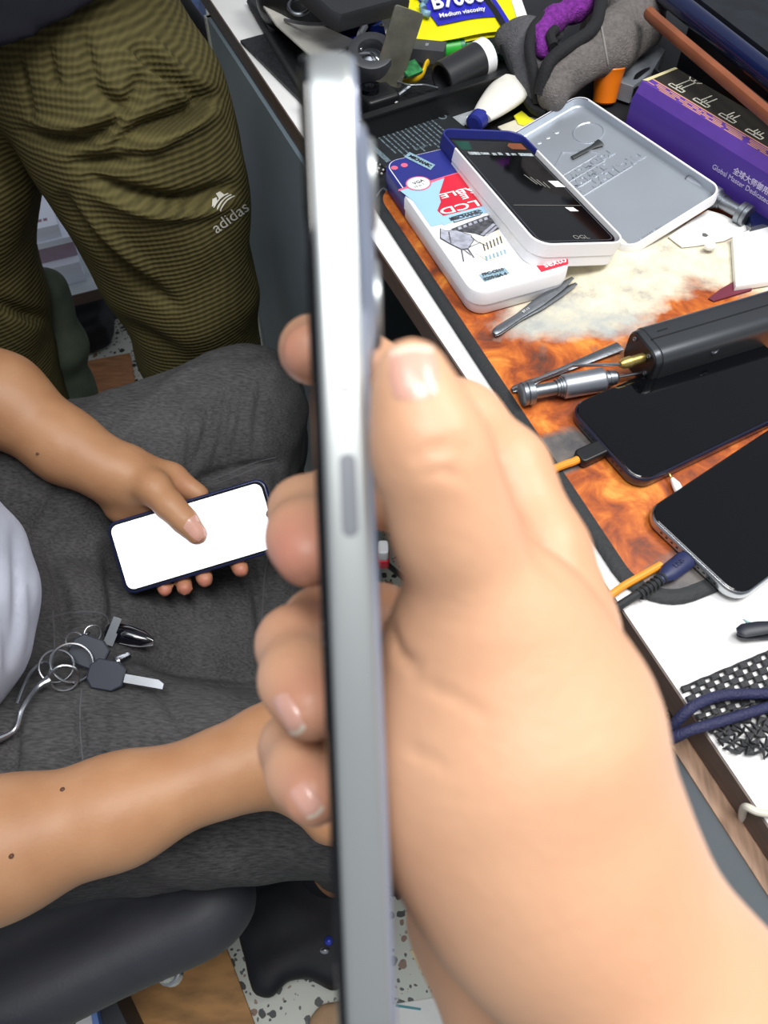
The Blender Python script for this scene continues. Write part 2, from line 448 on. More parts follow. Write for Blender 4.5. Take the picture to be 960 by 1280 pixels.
# ------------------------------------------------------------------ work mat
mo = P(806, 775, .773); mu = Vector((math.cos(math.radians(22)), math.sin(math.radians(22)), 0)); mv = Vector((-mu.y, mu.x, 0))
def mat_print():
    m = mat('fiery_print', 'c8682a', .42, var=(10, 0)); nt = m.node_tree; b = nt.nodes['Principled BSDF']; L = nt.links.new
    tc = nt.nodes.new('ShaderNodeTexCoord'); mp = nt.nodes.new('ShaderNodeMapping'); mp.vector_type = 'POINT'
    mp.inputs['Rotation'].default_value = (0, 0, math.radians(-22)); L(tc.outputs['Object'], mp.inputs[0])
    def noise(s, d=6, r=.6, dist=0):
        n = nt.nodes.new('ShaderNodeTexNoise'); n.inputs['Scale'].default_value = s; n.inputs['Detail'].default_value = d; n.inputs['Roughness'].default_value = r
        n.inputs['Distortion'].default_value = dist; L(mp.outputs[0], n.inputs['Vector']); return n
    def ramp(src, stops):
        r = nt.nodes.new('ShaderNodeValToRGB'); L(src, r.inputs[0])
        for k, (p, c) in enumerate(stops):
            e = r.color_ramp.elements[k] if k < 2 else r.color_ramp.elements.new(p)
            e.position = p; e.color = lin(c)
        return r
    def math_(op, a, bb):
        n = nt.nodes.new('ShaderNodeMath'); n.operation = op
        for k, q in enumerate((a, bb)):
            if isinstance(q, (int, float)): n.inputs[k].default_value = q
            else: L(q, n.inputs[k])
        return n.outputs[0]
    def spot(x, y, sx, sy, wob=.5, seed=9, edge=.16):
        v = nt.nodes.new('ShaderNodeVectorMath'); v.operation = 'SUBTRACT'; L(mp.outputs[0], v.inputs[0]); v.inputs[1].default_value = (x, y, 0)
        w = nt.nodes.new('ShaderNodeVectorMath'); w.operation = 'MULTIPLY'; L(v.outputs[0], w.inputs[0]); w.inputs[1].default_value = (1/sx, 1/sy, 0)
        l = nt.nodes.new('ShaderNodeVectorMath'); l.operation = 'LENGTH'; L(w.outputs[0], l.inputs[0])
        n = noise(seed*3+14, 5, .6)
        d = math_('ADD', l.outputs['Value'], math_('MULTIPLY', math_('SUBTRACT', n.outputs['Fac'], .5), wob*3))
        r = nt.nodes.new('ShaderNodeMapRange'); L(d, r.inputs['Value'])
        r.inputs['From Min'].default_value = 1-edge; r.inputs['From Max'].default_value = 1+edge; r.inputs['To Min'].default_value = 1; r.inputs['To Max'].default_value = 0
        return r.outputs[0]
    def mix(f, a, c2, m_='MIX'):
        n = nt.nodes.new('ShaderNodeMixRGB'); n.blend_type = m_; L(f, n.inputs[0]) if not isinstance(f, float) else setattr(n.inputs[0], 'default_value', f)
        for k, q in ((1, a), (2, c2)):
            if isinstance(q, str): n.inputs[k].default_value = lin(q)
            else: L(q, n.inputs[k])
        return n.outputs[0]
    fire = ramp(noise(38, 9, .62, .6).outputs['Fac'], [(.30, '4f362d'), (.40, '8a4222'), (.49, 'b05824'), (.57, 'cc702c'), (.66, 'e2943f'), (.76, 'ecb66c')])
    dark = ramp(noise(15, 7, .6, .4).outputs['Fac'], [(.36, '4a4544'), (.46, '8a6a5a')])
    dm = ramp(noise(9, 6, .65, .3).outputs['Fac'], [(.33, 'ffffff'), (.41, '000000')])
    col = mix(dm.outputs[0], fire.outputs[0], dark.outputs[0])
    greyn = ramp(noise(30, 7, .6).outputs['Fac'], [(.35, '45444a'), (.6, '7b746c')])
    for a in ((-.03, .315, .03, .02, .4, 3), (.015, .125, .03, .016, .4, 4), (.05, .012, .05, .02, .5, 5), (.012, .118, .022, .010, .5, 6), (.20, .05, .08, .03, .5, 7)):
        col = mix(spot(*a), col, greyn.outputs[0])
    pale = ramp(noise(45, 8, .65).outputs['Fac'], [(.3, 'a9a399'), (.45, 'd8d0b9'), (.6, 'ece5cb')])
    pale2 = ramp(noise(45, 8, .65).outputs['Fac'], [(.3, '9aa0a2'), (.5, 'bdbdb4'), (.65, 'cfc9b4')])
    col = mix(spot(.115, .245, .075, .036, .6, 2, .2), col, pale2.outputs[0])
    col = mix(spot(.165, .268, .09, .042, .45, 5, .22), col, pale.outputs[0])
    col = mix(spot(.27, .235, .06, .04, .3, 8, .2), col, pale.outputs[0])
    L(col, b.inputs['Base Color'])
    return m
matth = thing('work_mat', 'soft work mat with fiery orange cloud print and black stitched border', 'work mat', mo-Vector((0, 0, .003)))
MM = frame(mo, mu)
Lx, Ly = .62, .452
def mrect(ins, z): return [(x+Lx/2, y+Ly/2, z) for x, y in rr(Lx, Ly, .035, ins, 8)]
MB().at(MM).loft([mrect(.007, -.0029), mrect(.007, -.0003), mrect(.009, -.0001)]).build('print', mat_print(), matth)
MB().at(MM).loft([mrect(.0095, -.0004), mrect(.009, .0006), mrect(.006, .001), mrect(.002, .0006), mrect(0, -.001), mrect(.0005, -.0029)], False, False).build('border', black_rub, matth)
# ------------------------------------------------------------------ tins
def tin_frame(A, B, D):
    """A back left, B front left, D front right corners on the rim: x from back to front, y to the right, z up"""
    u = (B-A).normalized(); v = (D-B); v = (v-u*v.dot(u)).normalized(); w = u.cross(v)
    m = Matrix.Identity(4)
    for i, a in enumerate((u, v, w)):
        for k in range(3): m[k][i] = a[k]
    c = (A+D)/2
    for k in range(3): m[k][3] = c[k]
    return m
TL, TW = .183, .0835
def split_loft(mb, rows, cut, mi_a, mi_b):
    """loft rows of (z, inset) with the ring cut at x = cut; faces before the cut take mi_a"""
    rings = []
    for z, ins in rows:
        pts = rr(TL, TW, .014, ins, 6); out = []
        for i, p in enumerate(pts):
            q = pts[(i+1) % len(pts)]; out.append(p)
            if (p[0]-cut)*(q[0]-cut) < 0:
                t = (cut-p[0])/(q[0]-p[0]); out.append((cut, p[1]+t*(q[1]-p[1])))
        rings.append([(x, y, z) for x, y in out])
    b = len(mb.f); mb.loft(rings)
    for k in range(b, len(mb.f)):
        f = mb.f[k]; inv = mb.M.inverted(); xs = [(inv@mb.v[i]).x for i in f]
        mb.m[k] = mi_a if sum(xs)/len(xs) < cut else mi_b
A_, B_, D_ = P(478, 203, .7955), P(597, 374, .7955), P(717, 333, .7955)
TM = tin_frame(A_, B_, D_)
tin = thing('screen_tin', 'closed blue and white tin with upside down red LCD lettering lying on the orange mat', 'tin', TM@Vector((0, 0, -.022)))
cut = -TL/2+.052
mb = MB().at(TM); split_loft(mb, [(-.0218, .0015), (-.0205, .0006), (-.0125, .0006)], cut, 0, 1); mb.build('base', [navy, white_pl], tin)
mb = MB().at(TM); split_loft(mb, [(-.0125, .0001), (-.012, -.0004), (-.003, -.0004), (-.001, .0004), (0, .0022)], cut, 0, 1); ld = mb.build('lid', [navy, white_pl], tin)
# printed art: local x runs to the front, y to the right
h2 = TL/2-.004; w2 = TW/2-.004; z = .0003
pr = MB().at(TM)
RR = rr(TL, TW, .014, .003, 6)
def clip(x0, x1, y0=-1, y1=1, src=RR):
    def cut_(pts, f):
        out = []
        for i, p in enumerate(pts):
            q = pts[(i+1) % len(pts)]; a, b = f(p), f(q)
            if a >= 0: out.append(p)
            if a*b < 0:
                t = a/(a-b); out.append((p[0]+t*(q[0]-p[0]), p[1]+t*(q[1]-p[1])))
        return out
    pts = src
    for f in (lambda p: p[0]-x0, lambda p: x1-p[0], lambda p: p[1]-y0, lambda p: y1-p[1]):
        pts = cut_(pts, f)
        if len(pts) < 3: return []
    return pts
X0 = -TL/2
def tl(x, y):
    """pixel to the flat top of the tin, local x, y"""
    o = Vector((0, 0, CAM_H)); d = C(x, y, 1)-o; n = Vector(TM.col[2][:3]); c = Vector(TM.col[3][:3])
    q = TM.inverted()@(o+d*((c-o).dot(n)/d.dot(n))); return (q.x, q.y)
def pf(pts, zz, mi): pr.flat([tl(*q) for q in pts], z*zz, mi)
cx_ = tl(498, 238)[0]; cr_ = tl(620, 208)[0]
pr.flat(clip(-1, cx_), z, 0)
pr.flat(clip(cx_, X0+.098), z, 1)
pf([(498, 237.2), (507, 234), (515, 228), (530, 225), (538.5, 226), (556, 220.6), (620, 202), (620, 204.5), (575, 218), (556, 223), (538.5, 229), (530, 232), (515, 235), (507, 236.5), (498, 239.5)], 1.3, 2)
pf([(498, 237.2), (538.5, 227), (556, 222), (620, 204), (621, 205), (607, 262), (555, 282)], 1.1, 1)
pf([(556, 221.6), (575, 216.5), (622, 204), (640, 235), (640, 247), (598, 259.5), (554, 270.4), (546.6, 263.9), (551, 253), (548.8, 243.4)], 1.6, 3)
cc_ = tl(523, 230)
pr.flat([(cc_[0]+.0098*math.cos(a*.2618), cc_[1]+.0108*math.sin(a*.2618)) for a in range(24)], z*1.9, 2)
pr.flat([(cc_[0]+.0086*math.cos(a*.2618), cc_[1]+.0096*math.sin(a*.2618)) for a in range(24)], z*2.2, 4)
for q in ((493, 210.3), (505.4, 207)):
    q = tl(*q); pr.flat([(q[0]+.0030*math.cos(a*.4), q[1]+.0030*math.sin(a*.4)) for a in range(16)], z*1.5, 2)
pf([(563.3, 287), (605, 271), (622.6, 267), (638, 276), (624.4, 286.3), (605, 296), (594, 292.5), (582, 290.7)], 1.5, 5)
for k in range(7):
    pf([(572+6.5*k, 285-2.4*k), (576+6.5*k, 283.6-2.4*k), (577.5+6.5*k, 286.6-2.4*k), (573.5+6.5*k, 288-2.4*k)], 1.9, 6)
pf([(600, 294), (616, 280), (620, 281), (604, 295)], 1.9, 6); pf([(606, 295), (620, 283), (623, 284), (609, 296)], 2.0, 6)
pf([(601.4, 297.8), (622.6, 288), (633.2, 308.4), (631.5, 320.8), (610.2, 327), (594.3, 317.3)], 1.6, 8)
pf([(550, 286), (557, 289), (569.5, 288), (589, 294.3), (592.5, 301.4), (585.4, 312), (576.6, 312.9), (560.6, 304.9), (550, 298.7)], 2.2, 5)
pf([(551, 286.6), (557, 289.8), (569.5, 288.8), (588.3, 294.9), (591.7, 301.4), (585, 311.2), (576.8, 312), (561, 304.2), (551, 298.2)], 2.5, 6)
for a, b in (((560, 291), (563, 305)), ((588, 297), (596, 303)), ((585, 310), (600, 304)), ((578, 312), (588, 320)), ((576, 313), (579, 328)), ((584, 312), (592, 323)), ((596, 303), (607, 308))):
    pf([a, (a[0]+1.6, a[1]), (b[0]+1.2, b[1]), b], 2.8, 5)
for k in range(6):
    pf([(603+4.2*k, 306-1.9*k), (604.6+4.2*k, 305.4-1.9*k), (607+4.2*k, 314-1.9*k), (605.4+4.2*k, 314.6-1.9*k)], 2.0, 5)
    pf([(606+4.6*k, 321-1.6*k), (608.4+4.6*k, 320.4-1.6*k), (610+4.6*k, 326-1.6*k), (607.6+4.6*k, 326.6-1.6*k)], 2.0, 7)
pf([(598.7, 343.9), (630.6, 335), (636.8, 342), (605.8, 352.7)], 1.6, 7)
pf([(666.9, 328), (674, 320.5), (709.4, 317), (710.3, 330.6), (676.6, 340.3)], 1.6, 3)
def TT(x, y, rz, zz=z*2.6): return T3(x, y, zz, rz)
# the lettering stands on its head seen from here
def ptext(t, size, px_, rz, al, mi, bold=.0002, sx=1.): q = tl(*px_); pr.text(t, size, TT(q[0], q[1], rz), al, .00005, mi, bold, sx)
ptext('LCD', .0115, (549.5, 266), -90, 'RIGHT', 4, .0002, 1.55)
ptext('SR E', .0085, (576, 247.5), -90, 'RIGHT', 4, .0002, 1.5)
ptext('ABLE', .0090, (550, 246.5), -90, 'RIGHT', 4, .0002, 1.6)
ptext('VGA', .0050, (523, 228.5), 100, 'CENTER', 5, .0001)
ptext('15 in 1', .0036, (524, 233), 100, 'CENTER', 5, 0)
for a, b in (((564, 272), (598, 262.5)), ((567, 278.3), (601, 268.4)), ((564, 272), (567, 278.3)), ((598, 262.5), (601, 268.4))):
    w_ = (0, .9) if abs(a[0]-b[0]) > 10 else (.9, 0)
    pf([a, b, (b[0]+w_[0], b[1]+w_[1]), (a[0]+w_[0], a[1]+w_[1])], 2.0, 5)
ptext('MECHANIC', .0052, (582.5, 270.3), 90, 'CENTER', 5, .0003, 1.05)
ptext('sexto', .0090, (693, 329), 90, 'CENTER', 4, .0001, .95)
ptext('FPC-C010', .0042, (616, 341), 90, 'CENTER', 5, .0002); ptext('020946A 4', .0042, (619, 346.5), 90, 'CENTER', 5, .0002)
pr.build('printed_art', [navy, lblue, pink, red, text_w, sketch_d, sketch, label_bl, cream], tin)
mb = MB().at(TM)
st_ = [tl(512, 191), tl(544, 207), tl(538, 213.5), tl(505, 197)]
sc_ = tl(525, 202.5); sa = math.degrees(math.atan2(st_[1][1]-st_[0][1], st_[1][0]-st_[0][0]))
mb.flat(st_, z*2.5, 0); mb.text('MECHANIC', .0046, T3(sc_[0], sc_[1], z*3.2, sa), 'CENTER', .00005, 1, .0003, 1.0)
mb.build('sticker', [label_bl, text_k], tin)
# open tray of a second tin, tilted on the first
A2, B2, D2 = P(548, 160, .8074), P(672, 305, .816), P(785, 302, .7971)
TM2 = tin_frame(A2, B2, D2)
tray = thing('screen_tin', 'open white and blue tin tray tilted across closed tin with black screen inside', 'tin', TM2@Vector((0, 0, -.021)))
mb = MB().at(TM2); cut2 = -TL/2+.036
split_loft(mb, [(-.0205, .0018), (-.0192, .0006), (-.0112, .0006), (-.0108, .0), (-.0006, .0), (.0, .0006), (.0, .0014), (-.0006, .0019), (-.0075, .0021), (-.0078, .0028)], cut2, 0, 1)
mb.build('shell', [navy, white_pl], tray)
MB().at(TM2).rprism(TL-.0045, TW-.0045, .012, -.0079, -.0074, 0).build('liner', black_pl, tray)
scr = thing('phone_screen', 'bare black phone display lying inside the tilted white tin tray', 'phone screen', TM2@Vector((.004, 0, -.0074)))
mb = MB().at(TM2@T3(.006, .0, -.0072)); mb.rprism(.161, .0745, .009, 0, .0048, .0007); mb.build('glass', black_gl, scr)
fr = MB().at(TM2@T3(.006, .0, -.0023))
def strip(mb, L, W, r, ins0, ins1, zz):
    a = [(x, y, zz) for x, y in rr(L, W, r, ins0)]; b = [(x, y, zz) for x, y in rr(L, W, r, ins1)]
    return mb.loft([a, b], False, False)
strip(fr, .161, .0745, .009, .0024, .0034, 0); fr.build('bezel_line', dull_steel, scr)
gp = MB().at(TM2@T3(.006, 0, -.0022))
gp.flat([(-.078, -.034), (-.078, -.020), (-.063, -.023), (-.063, -.034)], 0, 0)
gp.flat([(-.0775, .020), (-.0775, .033), (-.0665, .033), (-.0665, .018), (-.072, .016)], 0, 1)
gp.flat([(-.080, -.036), (-.080, .036), (-.054, .036), (-.054, -.036)], -.00006, 2)
for k, (y0, y1) in enumerate(((-.030, -.019), (-.018, -.010), (-.007, -.003), (-.001, .003), (.007, .010), (.012, .017), (.020, .034))):
    gp.flat([(-.0595+.0004*(k % 3), y0), (-.0595+.0004*(k % 3), y1), (-.0545-.0008*(k % 2), y1), (-.0545-.0008*(k % 2), y0)], 0, 3)
gp.flat([(-.012, .024), (-.012, .034), (-.002, .036), (-.002, .026)], 0, 4)
gp.flat([(.030, .016), (.030, .024), (.036, .026), (.036, .018)], 0, 4)
gp.flat([(.026, -.030), (.027, .034), (.0275, .034), (.0265, -.030)], 0, 5)
for k in range(4): gp.flat([(-.022+.004*k, .0055+.004*k), (-.022+.004*k, .0065+.004*k), (-.006+.002*k, .0105+.003*k), (-.006+.002*k, .0095+.003*k)], 0, 5)
gp.text('OGL', .007, T3(.0735, .005, .0001, 90), 'CENTER', .00003, 5)
gp.build('reverse_markings', [green_dk, brown_pl, mat('screen_grey', '1b1c1e', .3), mat('marking_grey', 'a9b3b6', .5, var=(600, .5)), text_w, mat('grey_line', '8b8a84', .5)], scr)
# upturned lid, bare metal inside
Dl = P(785, 313, .779); Cl = P(897, 243, .797); Bl = P(754, 103, .801)
ul = (Cl-Dl).normalized(); vl = (Bl-Cl); vl = (vl-ul*vl.dot(ul)).normalized()
LM = Matrix.Identity(4)
for i, a in enumerate((ul, vl, ul.cross(vl))):
    for k in range(3): LM[k][i] = a[k]
LW = .100; LL = (Bl-Cl).length
ctr = Dl+ul*(LW/2)+vl*(LL/2)
for k in range(3): LM[k][3] = ctr[k]
lid = thing('tin_lid', 'upturned tin lid, bare silver inside with embossed lettering', 'tin lid', ctr-Vector((0, 0, .006)))
mb = MB().at(LM); mb.tray(LW, LL, .013, -.0095, 0, .0022, .0012, 8)
mb.build('shell', silver, lid)
rim = MB().at(LM); rim.loft([[(x, y, zz) for x, y in rr(LW, LL, .013, ins, 8)] for zz, ins in ((-.0088, -.0001), (-.0012, -.0003), (.0003, .0006), (.0003, .0016), (-.0008, .0022))], False, False)
for k, f_ in enumerate(rim.f):
    q = [LM.inverted()@rim.v[i] for i in f_]; cy_ = sum(p_.y for p_ in q)/4; cz_ = sum(p_.z for p_ in q)/4
    rim.m[k] = 1 if cy_ > .012 and cz_ < -.0002 else 0
rim.build('painted_rim', [white_pl, mat('slate_navy', '4a4a68', .4)], lid)
s2 = LL/2
for k, x in enumerate((-.010, .000, .010)): MB().at(LM@T3(0, 0, -.0082)).ball((x-.002, s2-.018, -.0006), .0035, 8, (1, 1, .35)).build('embossed_dot', silver, lid)
MB().at(LM@T3(0, 0, -.0082)).ring((.027, s2-.040, 0), (0, 0, 1), .0135, .0009, 28, 6).build('embossed_circle', silver, lid)
em = MB().at(LM@T3(0, 0, -.0082))
em.tube([(-.047, .020, 0), (-.006, .046, 0), (.013, .030, 0), (.0165, .024, 0)], .0011, 6)
def mirror_text(b_, x, y, size, sx=1.2):
    em.text(b_, size, T3(x, y, 0, 0)@Matrix.Rotation(math.pi, 4, 'Y'), 'CENTER', .0009, 0, .0009, sx)
for k, (t, x, sz) in enumerate((('LCD SCREEN', -.008, .0095), ('TESTABLE', -.016, .0095), ('DIGITAL  CD', -.002, .0125))):
    mirror_text(t, x, .016-.0105*k, sz)
for yy in (.0215, .011, .0005, -.0105): em.tube([(-.046, yy, 0), (.024-.012*(yy > -.005), yy, 0)], .0009, 6)
em.text('MECHANIC', .0045, T3(-.018, -s2+.008, 0, 0)@Matrix.Rotation(math.pi, 4, 'Y'), 'CENTER', .0006, 0, .0002)
em.build('embossing', silver, lid)
def lid_pt(px_, py_, z_):
    o = Vector((0, 0, CAM_H)); d = C(px_, py_, 1)-o; n = Vector(LM.col[2][:3]); c = Vector(LM.col[3][:3])+n*z_
    return o+d*((c-o).dot(n)/d.dot(n))
a, b = lid_pt(715, 197, -.0065), lid_pt(751, 178, -.0065)
MB().tube([a, a.lerp(b, .55), a.lerp(b, .72), b], [.0022, .0023, .0026, .0052], 8, flat=.35, up=Vector(LM.col[2][:3])).build('plastic_bar', mat('slate_plastic', '33383a', .5), label='tiny slate grey plastic bar lying inside the silver tin lid', cat='plastic bar')
# ------------------------------------------------------------------ phones and cables on the mat
def phone(label, A, B, h, L, W, th, frame_m, r=.011, notch=False):
    """A, B: the two near corners of the short edge in pixels (left, right) at glass height h; the phone runs away from it"""
    a, b = P(*A, h), P(*B, h)
    v = (b-a).normalized(); u = Vector((0, 0, 1)).cross(v)          # u away from the short edge
    c = (a+b)/2+u*(L/2)
    M = frame(c, u); t = thing('smartphone', label, 'smartphone', c-Vector((0, 0, th)))
    MB().at(M).rprism(L, W, r, -th, -.0008, .0022, 8).build('body', frame_m, t)
    g = MB().at(M); g.loft([[(x, y, z) for x, y in rr(L, W, r, i, 8)] for z, i in ((-.001, .0012), (-.0003, .0012), (0, .0018))]); g.build('screen', black_gl, t)
    pm = MB().at(M)
    for k in range(-5, 6):
        if abs(k) > 1: pm.box(-L/2-.0002, -L/2+.001, k*.0042-.0008, k*.0042+.0008, -th*.6, -th*.6+.0012)
    pm.box(-L/2-.0002, -L/2+.001, -.0045, .0045, -th*.68, -th*.68+.0026)
    pm.build('port_holes', black_pl, t)
    return t, M
ph1, M1 = phone('black phone lying on the mat beside the grey screwdriver, orange cable plugged in', (712, 508), (797, 603), .7835, .158, .0745, .0095, dark_frame, .012)
ph2, M2 = phone('black phone with polished steel frame and dark blue plug, nearest the mat corner', (808, 641), (921, 747), .7825, .15, .0745, .0085, steel, .012)
# black plug and orange lead into the first phone
def plugged(name, label, M, L, W, plug_m, cord_m, plug, path, r, th):
    pass
c1 = P(758, 558, .778)
d1 = (Vector(M1.col[0][:3])).normalized()
cab = thing('charging_cable', 'orange charging cable with black plug in the phone beside the screwdriver', 'cable', c1-d1*.02)
s0 = c1; s1 = c1-d1*.024
MB().at(frame(c1-d1*.011, d1)).rprism(.024, .0115, .003, -.0035, .0035, .0015).build('plug', black_pl, cab)
x0_, y0_ = PX(s1)[:2]
MB().tube([s1+d1*.002, s1-d1*.003, P(x0_-16, y0_+6, .7775), P(x0_-34, y0_+14, .777), P(x0_-52, y0_+27, .776), P(x0_-72, y0_+50, .765)], .0026, 10, 5).build('cord', orange_r, cab)
# dark blue plug with woven lead into the second phone
cb = P(866, 702, .7785); d2 = Vector(M2.col[0][:3]).normalized()
cab2 = thing('charging_cable', 'woven dark blue charging cable plugged into the phone nearest the mat corner', 'cable', P(820, 720, .775))
ax = (P(860, 697, .7785)-P(828, 722, .7785)).normalized()
MM_ = frame(P(845, 709, .7785), ax)
MB().at(MM_).loft([[(x, y*w_, z*q_) for y, z in [(math.cos(k*.5236)*.0052, math.sin(k*.5236)*.0034) for k in range(12)]] for x, w_, q_ in ((-.0155, .55, .8), (-.011, .7, .85), (-.006, 1.1, 1), (.009, 1.15, 1), (.0105, 1.0, .9))]).build('plug', navy_plug, cab2)
MB().at(MM_).text('USB', .0045, T3(.001, 0, .0037, 0), 'CENTER', .00015).build('moulded_lettering', navy_cable, cab2)
rl = MB()
pth = smooth_path([P(830, 721, .7785), P(815, 732, .778), P(795, 744, .777), P(770, 760, .775), P(745, 778, .76)], 6)
rl.tube(pth, .0026, 10)
rl.build('cord', black_rub, cab2)
rs = MB()
for k in range(7):
    p = P(828-4.6*k, 722.5+3.4*k, .7785-.0002*k); rs.ring(p, ax, .0031, .0008, 12, 6)
rs.build('strain_relief', black_rub, cab2)
MB().tube([P(826, 706, .776), P(805, 718, .776), P(780, 732, .7755), P(762, 745, .7755), P(735, 765, .765)], .0023, 10, 6).build('charging_cable', orange_r, label='plain orange cable lying beside the woven dark blue plug', cat='cable')
tip = thing('small_cable', 'tiny white tipped cable end between the two black phones', 'cable', P(843, 600, .776))
MB().tube([P(834, 588, .777), P(840, 599, .7765)], .0009, 8).build('wire', brass, tip)
MB().tube([P(840, 598, .777), P(845, 606, .777), P(853, 622, .777)], [.0012, .0028, .003], 10).build('sleeve', white_pl, tip)
# ------------------------------------------------------------------ tools on the mat
ta, tb = P(617, 418, .7765), P(718, 352, .777)
tw_ = thing('tweezers', 'flat steel tweezers lying on the mat in front of the closed tin', 'tweezers', ta.lerp(tb, .5)-Vector((0, 0, .003)))
uu = (tb-ta).normalized(); nn = Vector((-uu.y, uu.x, 0))
for s in (-1, 1):
    mbt = MB(); zz = Vector((0, 0, .0012*s+.0008))
    mbt.tube([ta+zz*.6, ta.lerp(tb, .06)+zz, ta.lerp(tb, .3)+zz, ta.lerp(tb, .55)+zz*1.1+nn*.0006*s, ta.lerp(tb, .8)+zz*1.2+nn*.0012*s, tb+zz*1.2+nn*.0022*s], [.0022, .0035, .0030, .0046, .0038, .0015], 10, 5, flat=.25, up=(0, 0, 1)); mbt.build('arm', dull_steel, tw_)
MB().at(frame(ta.lerp(tb, .38)+Vector((0, 0, .0035)), uu)).text('ST-11', .003, None, 'CENTER').build('engraving', text_w, tw_)
# electric tool: rounded bar with brass collet
g0, g1 = P(800, 447, .789), P(1010, 384, .789)
gu = (g1-g0).normalized(); GL = .20
GM = frame(g0, gu)
tool = thing('power_tool', 'heavy dark grey metal power tool with brass tipped shaft on the mat', 'power tool', g0+gu*.08-Vector((0, 0, .016)))
def sect(x, s=1):
    out = []
    for k, (y, z) in enumerate(rr(.035, .031, .009, 0, 6)): out.append((x, y*s, z*s))
    return out
MB().at(GM).loft([sect(.0, .90), sect(.0015, .95), sect(.0045, .95), sect(.005, 1), sect(GL-.004, 1), sect(GL, .93)]).build('body', gun, tool)
pl = MB().at(GM).loft([[(x, y, z) for y, z in rr(.0325, .0288, .008, i, 6)] for x, i in ((-.0012, .001), (.0001, 0))]); fpl = pl.build('front_plate', black_pl, tool)
for yy, zz in ((.009, .010), (-.009, .010), (-.011, -.004)):
    MB().at(GM).lathe((-.0011, yy, zz), (-.004, yy, zz), [(0, .0016), (.0012, .0016), (.0014, .0010), (.0006, .0008)], 10).build('screw', dull_steel, fpl)
MB().at(GM).lathe((0, -.004, 0.004), (-.03, -.004, .004), [(0, .0035), (.011, .0034), (.0112, .0040), (.017, .0038), (.0195, .0022), (.0195, .001)], 20).build('collet', brass, tool)
MB().tube([GM@Vector((-.019, -.004, .004)), P(715, 457, .781), P(640, 487, .777)], .0011, 10).build('shaft', steel, tool)
MB().at(GM).box(.004, GL-.01, -.0005, .0005, .0154, .01575).build('seam', black_pl, tool)
MB().at(GM).lathe((.047, -.0168, .006), (.047, -.0176, .0063), [(0, .0030), (.0007, .0030), (.0008, .0022), (.0003, .0020)], 20).build('hole_rim', dull_steel, tool)
MB().at(GM).box(.012, .020, .0049, .0057, .0154, .0158).build('slot', black_pl, tool)
# flat pry bar under the shaft
pa_, pb_ = P(640, 488, .7755), P(775, 433, .7765)
MB().tube([pa_, pa_.lerp(pb_, .04), pa_.lerp(pb_, .18), pa_.lerp(pb_, .26), pa_.lerp(pb_, .5), pb_], [.0018, .0034, .0034, .0022, .0030, .0046], 10, 4, flat=.28, up=(0, 0, 1)).build('pry_tool', dull_steel, label='thin flat grey pry tool lying under the brass tipped shaft', cat='pry tool')
# screwdrivers
def screwdriver(label, a, b, s=1, blade=True):
    u = (b-a).normalized()
    t = thing('screwdriver', label, 'screwdriver', a.lerp(b, .4)-Vector((0, 0, .008)))
    pr_ = lambda q: [(x*s, r*s) for x, r in q]
    MB().lathe(a, b, pr_([(0, .0055), (.0003, .0078), (.001, .0083), (.0035, .0083), (.0040, .0076), (.0045, .0083), (.0085, .0083), (.009, .0072)]), 28).build('swivel_cap', dull_steel, t)
    MB().lathe(a, b, pr_([(.009, .0048), (.025, .0048), (.025, .0058), (.027, .0058), (.027, .0065), (.0285, .0065), (.0285, .0070), (.030, .0072)]), 24).build('neck', dull_steel, t)
    k = MB(); n = 40; rings = []
    for i, x in enumerate(np.linspace(.030, .060, 31)):
        rings.append([a+u*(x*s)+(u.orthogonal().normalized()*math.cos(2*math.pi*j/n)+u.cross(u.orthogonal().normalized())*math.sin(2*math.pi*j/n))*((.0083+(.00022 if (i+j) % 2 else 0)-(.0007 if i in (0, 30) else 0))*s) for j in range(n)])
    k.loft(rings); k.build('knurled_grip', mat('knurled_alloy', 'a7abb3', .4, .9), t)
    MB().lathe(a, b, pr_([(.060, .0060), (.0615, .0060), (.0615, .0054), (.0635, .0054), (.0635, .0058), (.0655, .0058), (.0655, .0052), (.0685, .0052), (.0700, .0040), (.0705, .0012)]), 24).build('collar', dull_steel, t)
    if blade: MB().lathe(a, b, pr_([(.070, .0012), (.100, .0011), (.104, .0005)]), 10).build('blade', steel, t)
    return t
screwdriver('grey metal screwdriver with knurled grip lying on the mat below the power tool', P(651, 493, .7815), P(790, 468, .7815), 1.0)
screwdriver('grey screwdriver at the right, half hidden behind the silver lid corner', P(936, 271, .783), P(880, 240, .783), 1.05, False)
# ------------------------------------------------------------------ near end of the bench
def woven(name, label, corners, nx, ny, m, bad=None):
    """open checker weave: every second cell is a hole"""
    A, B, D, Cc = [Vector(c) for c in corners]                     # A near left, B far right of first row ...
    mb = MB(); th = .0012
    def pt(i, j):
        s, t = i/nx, j/ny
        p = A*(1-s)*(1-t)+B*s*(1-t)+D*s*t+Cc*(1-s)*t
        w_ = .35*bad(s, t) if bad else 0
        return p+Vector((math.sin(i*1.9+j*3.1)*.0012*(w_*3+.15), math.cos(i*2.3+j*1.3)*.0012*(w_*3+.15), abs(math.sin(i*.9+j*.7))*.004*w_+.0003))
    for i in range(nx):
        for j in range(ny):
            if (i+j) % 2: continue
            q = [pt(i, j), pt(i+1, j), pt(i+1, j+1), pt(i, j+1)]; c = sum(q, Vector())/4
            q = [c+(p-c)*1.22 for p in q]
            mb.loft([[p for p in q], [p+Vector((0, 0, th)) for p in q], [c+(p-c)*.8+Vector((0, 0, th*1.5)) for p in q]])
    for j in (0, ny):
        mb.tube([pt(i, j)+Vector((0, 0, .001)) for i in range(nx+1)], .0009, 6)
    return mb.build(name, m, label=label, cat='grip mat')
